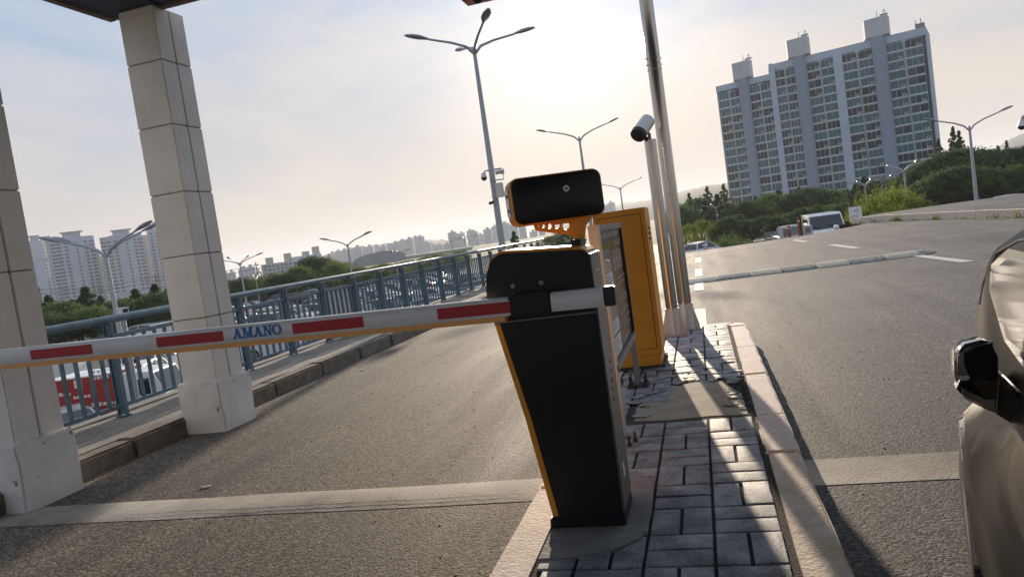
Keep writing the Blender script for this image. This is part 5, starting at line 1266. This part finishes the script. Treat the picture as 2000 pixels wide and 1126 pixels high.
# utility poles and their wires on the left
prev = None
for px, py, D, lb in ((76, 560, 300, 'dark utility pole nearest the leftmost pillar'), (303, 535, 300, 'dark utility pole beside the full-height pillar'), (499, 512, 300, 'thin utility pole between the four armed lamp and the drum-topped block'), (588, 505, 300, 'utility pole in front of the drum-topped block')):
    c = at(px, py, D); t = thing('utility_pole', lb, 'pole', (c.x, c.y, LOT)); h_ = c.z-LOT
    MB().tube([(0, 0, 0), (0, 0, h_)], .22, 8).build('pole_shaft', M_dark, t); b = MB()
    for z in (1, 2.4): b.box(-1.3, 1.3, -.1, .1, h_-z-.1, h_-z+.1)
    b.build('cross_arm', M_dark, t)
    if prev is not None:
        b = MB()
        for dz in (1, 2.4, 5): b.tube([prev+Vector((0, 0, -dz)), (prev+c)/2+Vector((0, 0, -dz-1.6)), c+Vector((0, 0, -dz))], .07, 4)
        tag(b.build('overhead_wires', M_dark), 'overhead wires sagging %s' % ('behind the double headed lamp' if px == 303 else ('behind the full-height pillar' if px == 499 else 'in front of the drum-topped block')), 'wires')
    prev = c

# ================================================================== HILLS
def hill(name, ctrl, D, depth, m_):
    """ctrl: (px, py) crest line; a rounded ridge with real depth"""
    mb = MB(); na, nr = 90, 10; rows = []
    cr = [(at(px, py, D)) for px, py in ctrl]; az = [az_of(p) for p in cr]
    for i in range(na+1):
        a = az[0]+(az[-1]-az[0])*i/na; k = max(j for j in range(len(az)) if az[j] <= a+1e-9); k = min(k, len(az)-2)
        f = (a-az[k])/(az[k+1]-az[k]); z = cr[k].z+(cr[k+1].z-cr[k].z)*f
        e_ = min(1, min(i, na-i)/6.0)
        row = []
        for j in range(nr+1):
            t_ = j/nr; rr_ = D-depth*.5+depth*t_; zz = LOT-.3+(z-LOT)*math.sin(math.pi*t_)*e_**.6
            zz += (noise.noise(Vector((a*300, t_*9, 0)))*3+noise.noise(Vector((a*1500, t_*30, 3)))*1.6)*math.sin(math.pi*t_)*D/2000
            row.append((rr_*math.sin(a), rr_*math.cos(a), zz))
        rows.append(row)
    mb.add([p for r_ in rows for p in r_], [(i*(nr+1)+j, (i+1)*(nr+1)+j, (i+1)*(nr+1)+j+1, i*(nr+1)+j+1) for i in range(na) for j in range(nr)], 0, True)
    return struct(mb, name, m_)
hill('hills', [(1060, 445), (1150, 414), (1210, 398), (1280, 388), (1330, 374), (1380, 362), (1430, 356), (1520, 352), (1640, 350)], 1900, 900, M_hill)
hill('hills', [(1780, 345), (1860, 325), (1930, 300), (1975, 270), (2040, 248), (2150, 220), (2300, 215)], 2900, 1100, M_hill)
hill('hills', [(560, 520), (620, 503), (690, 484), (760, 474), (830, 468), (900, 470), (960, 474), (1040, 462)], 2000, 700, M_hill)

# ================================================================== TREES
def crown_mesh(kind, seed, leaf, dens):
    rr = random.Random(seed); b = MB(); H_ = 1.0
    def leafq(p, s_):
        n_ = Vector((rr.gauss(0, 1), rr.gauss(0, 1), rr.gauss(0, 1)+.4)).normalized(); u = n_.orthogonal().normalized(); v = n_.cross(u)
        a = rr.uniform(0, 6.28); u2 = u*math.cos(a)+v*math.sin(a); v2 = n_.cross(u2); s1 = s_*rr.uniform(.6, 1.3)
        b.add([p-u2*s1, p-v2*s1*.5, p+u2*s1, p+v2*s1*.5], [(0, 1, 2, 3)])
    cl = []
    if kind == 'broad':
        for i in range(dens):
            a = rr.uniform(0, 6.28); zt = rr.uniform(-.75, 1); rad = math.sqrt(max(0, 1-zt*zt))*rr.uniform(.45, 1.0)*rr.choice([.75, 1, 1.12]); cl.append((Vector((rad*math.cos(a)*2.3, rad*math.sin(a)*2.3, 3.4+zt*2.1)), rr.uniform(.35, .75)))
    elif kind == 'pine':
        for i in range(dens):
            z = rr.uniform(.12, 1)**.8; rad = (1-z)*2.3*rr.uniform(.3, 1.12)*(1+.25*math.sin(z*26)); a = rr.uniform(0, 6.28); cl.append((Vector((rad*math.cos(a), rad*math.sin(a), .6+z*5.6)), rr.uniform(.22, .5)*(1.25-z*.75)))
    elif kind == 'spire':
        for i in range(dens):
            z = rr.uniform(.05, 1); rad = (1-z)**.9*1.5*rr.uniform(.05, 1.1)*(1+.2*math.sin(z*33)); a = rr.uniform(0, 6.28); cl.append((Vector((rad*math.cos(a), rad*math.sin(a), .8+z*6.2)), rr.uniform(.08, .26)*(1.25-z)))
    elif kind == 'bush':
        for i in range(dens):
            a = rr.uniform(0, 6.28); rad = rr.uniform(0, 1)**.6*2.2; z = rr.uniform(.1, 1)*(2.6-rad*.7)*rr.choice([.8, 1, 1.15]); cl.append((Vector((rad*math.cos(a), rad*math.sin(a), z)), rr.uniform(.25, .5)))
    for p, r_ in cl:
        for k in range(26):
            q = Vector((rr.gauss(0, .5), rr.gauss(0, .5), rr.gauss(0, .38)))*r_
            leafq(p+q, leaf)
        if kind == 'bush' or kind == 'broad':
            for k in range(4):
                d_ = Vector((rr.gauss(0, .5), rr.gauss(0, .5), rr.uniform(.2, 1))).normalized(); 
                for j in range(5): leafq(p+d_*(r_*.5+.12*j), leaf*.7)
    return b
def trunk_mesh(kind, seed):
    rr = random.Random(seed); b = MB(); h_ = {'broad': 3.6, 'pine': 5.8, 'spire': 6.6, 'bush': 1.2}[kind]
    b.tube([(0, 0, 0), (.05, .03, h_*.5), (0, 0, h_)], [.16, .11, .03], 7)
    for i in range(9):
        z = rr.uniform(.3, .9)*h_; a = rr.uniform(0, 6.28); L_ = (1.5 if kind in ('broad', 'bush') else 1.2*(1-z/h_)+.3)*rr.uniform(.6, 1); b.tube([(0, 0, z), (L_*.5*math.cos(a), L_*.5*math.sin(a), z+L_*.35), (L_*math.cos(a), L_*math.sin(a), z+L_*.8)], [.05, .035, .012], 5)
    return b
TP = {}
for nm, kind, seed, leaf, dens, m_ in (('pine_a', 'pine', 1, .13, 150, M_leafd), ('pine_b', 'pine', 2, .13, 140, M_leafd), ('broad_mid', 'broad', 3, .14, 130, M_leafm), ('broad_dark', 'broad', 4, .14, 150, M_leafd), ('broad_olive', 'broad', 5, .13, 95, M_leafo), ('broad_spring', 'broad', 6, .12, 90, M_leafy), ('spire', 'spire', 7, .085, 420, M_leafo), ('bush_spring', 'bush', 9, .085, 120, M_leafy), ('bush_mid', 'bush', 10, .10, 100, M_leafm)):
    r_ = thing({'pine': 'pine_tree', 'broad': 'broadleaf_tree', 'spire': 'conifer_tree', 'bush': 'shrub'}[kind], '', {'bush': 'shrub'}.get(kind, 'tree'))
    crown_mesh(kind, seed, leaf, dens).build('crown', m_, r_); trunk_mesh(kind, seed+20).build('trunk', M_bark, r_); TP[nm] = [r_, False]
def tree(nm, px, py_top, D, h_, label, group, zb=LOT, wide=1.0):
    src, used = TP[nm]; o = src if not used else copy_tree(src); TP[nm][1] = True
    base_h = {'pine': 6.3, 'broad': 5.7, 'spire': 7.1, 'bush': 2.6}[nm.split('_')[0]]
    p = at(px, py_top, D); H_ = (p.z-zb) if h_ is None else h_
    s_ = H_/base_h; o.scale = (s_*wide, s_*wide, s_); o.location = (p.x, p.y, zb if h_ is None else p.z-H_); o.rotation_euler.z = random.uniform(0, 6.28)
    o['label'] = label; o['group'] = group; return o
random.seed(9)
# row of dark pines seen between the pillars
G1 = 'dark pines behind the lower car park between the pillars'
for px, py, nm, D, lb in ((92, 582, 'pine_b', 92, 'dark pine just right of the leftmost pillar'), (115, 592, 'broad_mid', 86, 'lighter green tree between two dark pines near the leftmost pillar'), (165, 566, 'pine_a', 88, 'tallest dark pine between the two pillars'), (140, 590, 'pine_b', 96, 'dark pine tucked against the tallest one between the pillars'), (205, 598, 'broad_olive', 84, 'olive tree below the double headed lamp arms'), (195, 583, 'pine_b', 98, 'dark pine directly left of the double headed lamp pole'), (262, 570, 'pine_a', 90, 'dark pine right of the double headed lamp pole'), (240, 585, 'broad_dark', 95, 'round dark tree behind the cctv camera'), (300, 560, 'pine_b', 86, 'dark pine at the left edge of the full-height pillar'), (283, 575, 'broad_mid', 100, 'green tree behind the pine beside the full-height pillar'), (325, 570, 'pine_a', 92, 'dark pine half behind the full-height pillar'), (60, 585, 'pine_a', 90, 'dark pine mostly hidden by the leftmost pillar'), (222, 592, 'pine_a', 88, 'dark pine behind the double headed lamp pole')):
    tree(nm, px, py-(6 if 'pine' in nm else 0), D, None, lb, G1, wide=1.45)
for i in range(11):
    tree(['broad_dark', 'broad_mid', 'pine_b'][i % 3], 78+i*25, 616-i*4.2+random.uniform(-5, 5), 78+(i*7) % 9, None, '%s in the low front row behind the car park between the pillars' % ['dark round tree', 'green broadleaf tree', 'dark pine'][i % 3], G1, wide=1.5)
G2 = 'mixed trees beyond the middle of the blue railing'
for i in range(46):
    px = 436+i*10.3; hor = 464+.144*(1000-px); up = -8+23*math.exp(-((px-618)/36)**2)+3.5*math.sin(i*2.3)+2*math.sin(i*.9)
    if px > 680: up = -20+2.5*math.sin(i*1.3)+(5 if px > 820 else 0)
    nm = ['broad_mid', 'pine_a', 'broad_olive', 'broad_dark', 'pine_b', 'broad_mid', 'broad_spring'][i % 7]
    if px > 690: nm = ['broad_olive', 'broad_mid', 'broad_dark', 'broad_olive'][i % 4]
    D = 128+22*math.sin(i*1.7)
    where = 'right next to the full-height pillar' if px < 500 else ('below the drum-topped block' if px < 620 else ('around the lamp over the striped railing' if px < 700 else ('below the arched hall' if px < 830 else 'left of the gate cabinet top')))
    tree(nm, px, hor-up*.9, D, None, '%s in the belt of trees %s' % ({'broad_mid': 'green broadleaf tree', 'pine_a': 'dark pine', 'pine_b': 'dark pine', 'broad_olive': 'olive-green tree', 'broad_dark': 'dark round tree', 'broad_spring': 'fresh green tree'}[nm], where), G2, wide=1.5)
tree('pine_a', 1003, 452, 105, None, 'small dark pine showing over the cabinet top below the camera', G2)
tree('broad_dark', 1105, 450, 110, None, 'dark tree seen under the camera bracket', G2, wide=1.4)
tree('broad_mid', 1075, 462, 120, None, 'green tree seen over the cabinet top beside the bracket', G2, wide=1.5)
# wood in front of the apartment slab
G3 = 'trees below the big apartment slab'
spec = [('spire', 1345, 375, 120), ('spire', 1380, 362, 125), ('spire', 1412, 357, 130), ('broad_dark', 1330, 395, 110), ('broad_dark', 1362, 386, 118), ('pine_a', 1400, 383, 122), ('broad_mid', 1320, 410, 105), ('broad_dark', 1432, 396, 115),
        ('broad_dark', 1455, 390, 112), ('pine_b', 1475, 386, 116), ('broad_mid', 1500, 384, 112), ('pine_a', 1520, 372, 118), ('broad_dark', 1545, 378, 112), ('pine_b', 1560, 368, 120), ('broad_dark', 1580, 374, 112), ('pine_a', 1600, 366, 118), ('broad_mid', 1622, 376, 112), ('broad_dark', 1645, 366, 118), ('pine_a', 1670, 356, 116), ('broad_mid', 1690, 358, 120), ('broad_dark', 1712, 352, 118), ('pine_a', 1688, 346, 108),
        ('broad_spring', 1372, 428, 84), ('broad_spring', 1345, 440, 80), ('broad_mid', 1395, 440, 86), ('broad_dark', 1420, 432, 84), ('broad_dark', 1440, 428, 88), ('broad_mid', 1465, 430, 88), ('broad_dark', 1490, 425, 88), ('broad_dark', 1515, 418, 86), ('broad_mid', 1540, 412, 88), ('broad_dark', 1565, 408, 86), ('broad_dark', 1590, 402, 88), ('broad_mid', 1620, 398, 90), ('bush_mid', 1405, 458, 70), ('bush_mid', 1425, 452, 72), ('broad_dark', 1645, 400, 86)]
cnt = {}
for nm, px, py, D in spec:
    zone = 'beside the steel poles' if px < 1400 else ('under the left corner of the slab' if px < 1470 else ('under the middle of the slab, left of the van' if px < 1570 else ('behind the white van' if px < 1640 else 'between the van and the spring bushes')))
    kd = {'spire': 'slender pale conifer', 'broad_dark': 'dark round tree', 'broad_mid': 'green broadleaf tree', 'pine_a': 'dark pine', 'pine_b': 'dark pine', 'broad_spring': 'bright fresh green tree', 'bush_mid': 'dark green shrub'}[nm]
    tree(nm, px, py+(0 if nm == 'spire' else random.uniform(-7, 7)), D, None, '%s %s' % (kd, zone), G3, wide=1.35 if nm == 'spire' else random.uniform(.95, 1.3))
G4 = 'spring green bushes right of the white van'
for px, py, D, lb in ((1668, 402, 50, 'small yellow-green bush behind the purple banner'), (1690, 384, 52, 'yellow-green bush at the left end of the bushes'), (1705, 376, 50, 'yellow-green bush left of the middle lamp'), (1722, 364, 54, 'tallest yellow-green bush by the middle lamp'), (1742, 360, 50, 'yellow-green bush between the middle lamp and the four armed lamp'), (1760, 366, 53, 'yellow-green bush at the four armed lamp pole'), (1776, 378, 50, 'yellow-green bush at the right end of the bushes'), (1735, 392, 46, 'low yellow-green bush in front of the taller ones')):
    tree('bush_spring', px, py, D, None, lb, G4, zb=-1.6, wide=.85)
G5 = 'trees of the dark wood at the right'
for i in range(30):
    px = 1770+(i % 15)*17.5+random.uniform(-6, 6); row = i//15; py = [345, 338, 328, 318, 306, 298, 296, 300, 302, 300, 303, 305, 298, 292, 288][i % 15]+row*34
    nm = ['broad_dark', 'broad_mid', 'broad_dark'][i % 3]; D = 96-row*14
    tree(nm, px, py, D, None, '%s in the %s of the dark wood at the right' % ('green tree' if nm == 'broad_mid' else 'dark tree', 'front row' if row else 'back row'), G5, wide=random.uniform(1.15, 1.6))
for px, py, D, lb in ((1860, 244, 120, 'tall sparse conifer left of the large two armed lamp'), (1872, 252, 120, 'second sparse conifer beside the tall one left of the lamp'), (1832, 268, 118, 'small sparse conifer at the foot of the slab edge'), (1965, 272, 125, 'thin treetop rising from the wood near the right edge'), (1948, 282, 125, 'low thin treetop left of the one near the right edge')):
    tree('spire', px, py, D, None, lb, G5, wide=.9)
o = tag(MB().box(-1.6, 1.6, -.3, .3, 0, .5, b=.03).build('low_wall', mat('yellow_wall', (.45, .34, .08), .8, var=.2)), 'low yellowish wall at the foot of the dark wood', 'wall'); p = at(1950, 397, 48); o.location = (p.x, p.y, p.z-.35)

# ================================================================== HAZE
hz = tag(MB().box(-5200, 5200, -5200, 5200, LOT-2.0, 150).build('haze', []), kind='stuff')
hm = bpy.data.materials.new('haze'); hm.use_nodes = True; t_ = hm.node_tree; t_.nodes.clear()
ho = t_.nodes.new('ShaderNodeOutputMaterial'); hv = t_.nodes.new('ShaderNodeVolumePrincipled'); hv.inputs['Color'].default_value = (.76, .82, .92, 1); hv.inputs['Density'].default_value = .00020; hv.inputs['Anisotropy'].default_value = .35
t_.links.new(hv.outputs[0], ho.inputs['Volume']); hz.data.materials.append(hm)
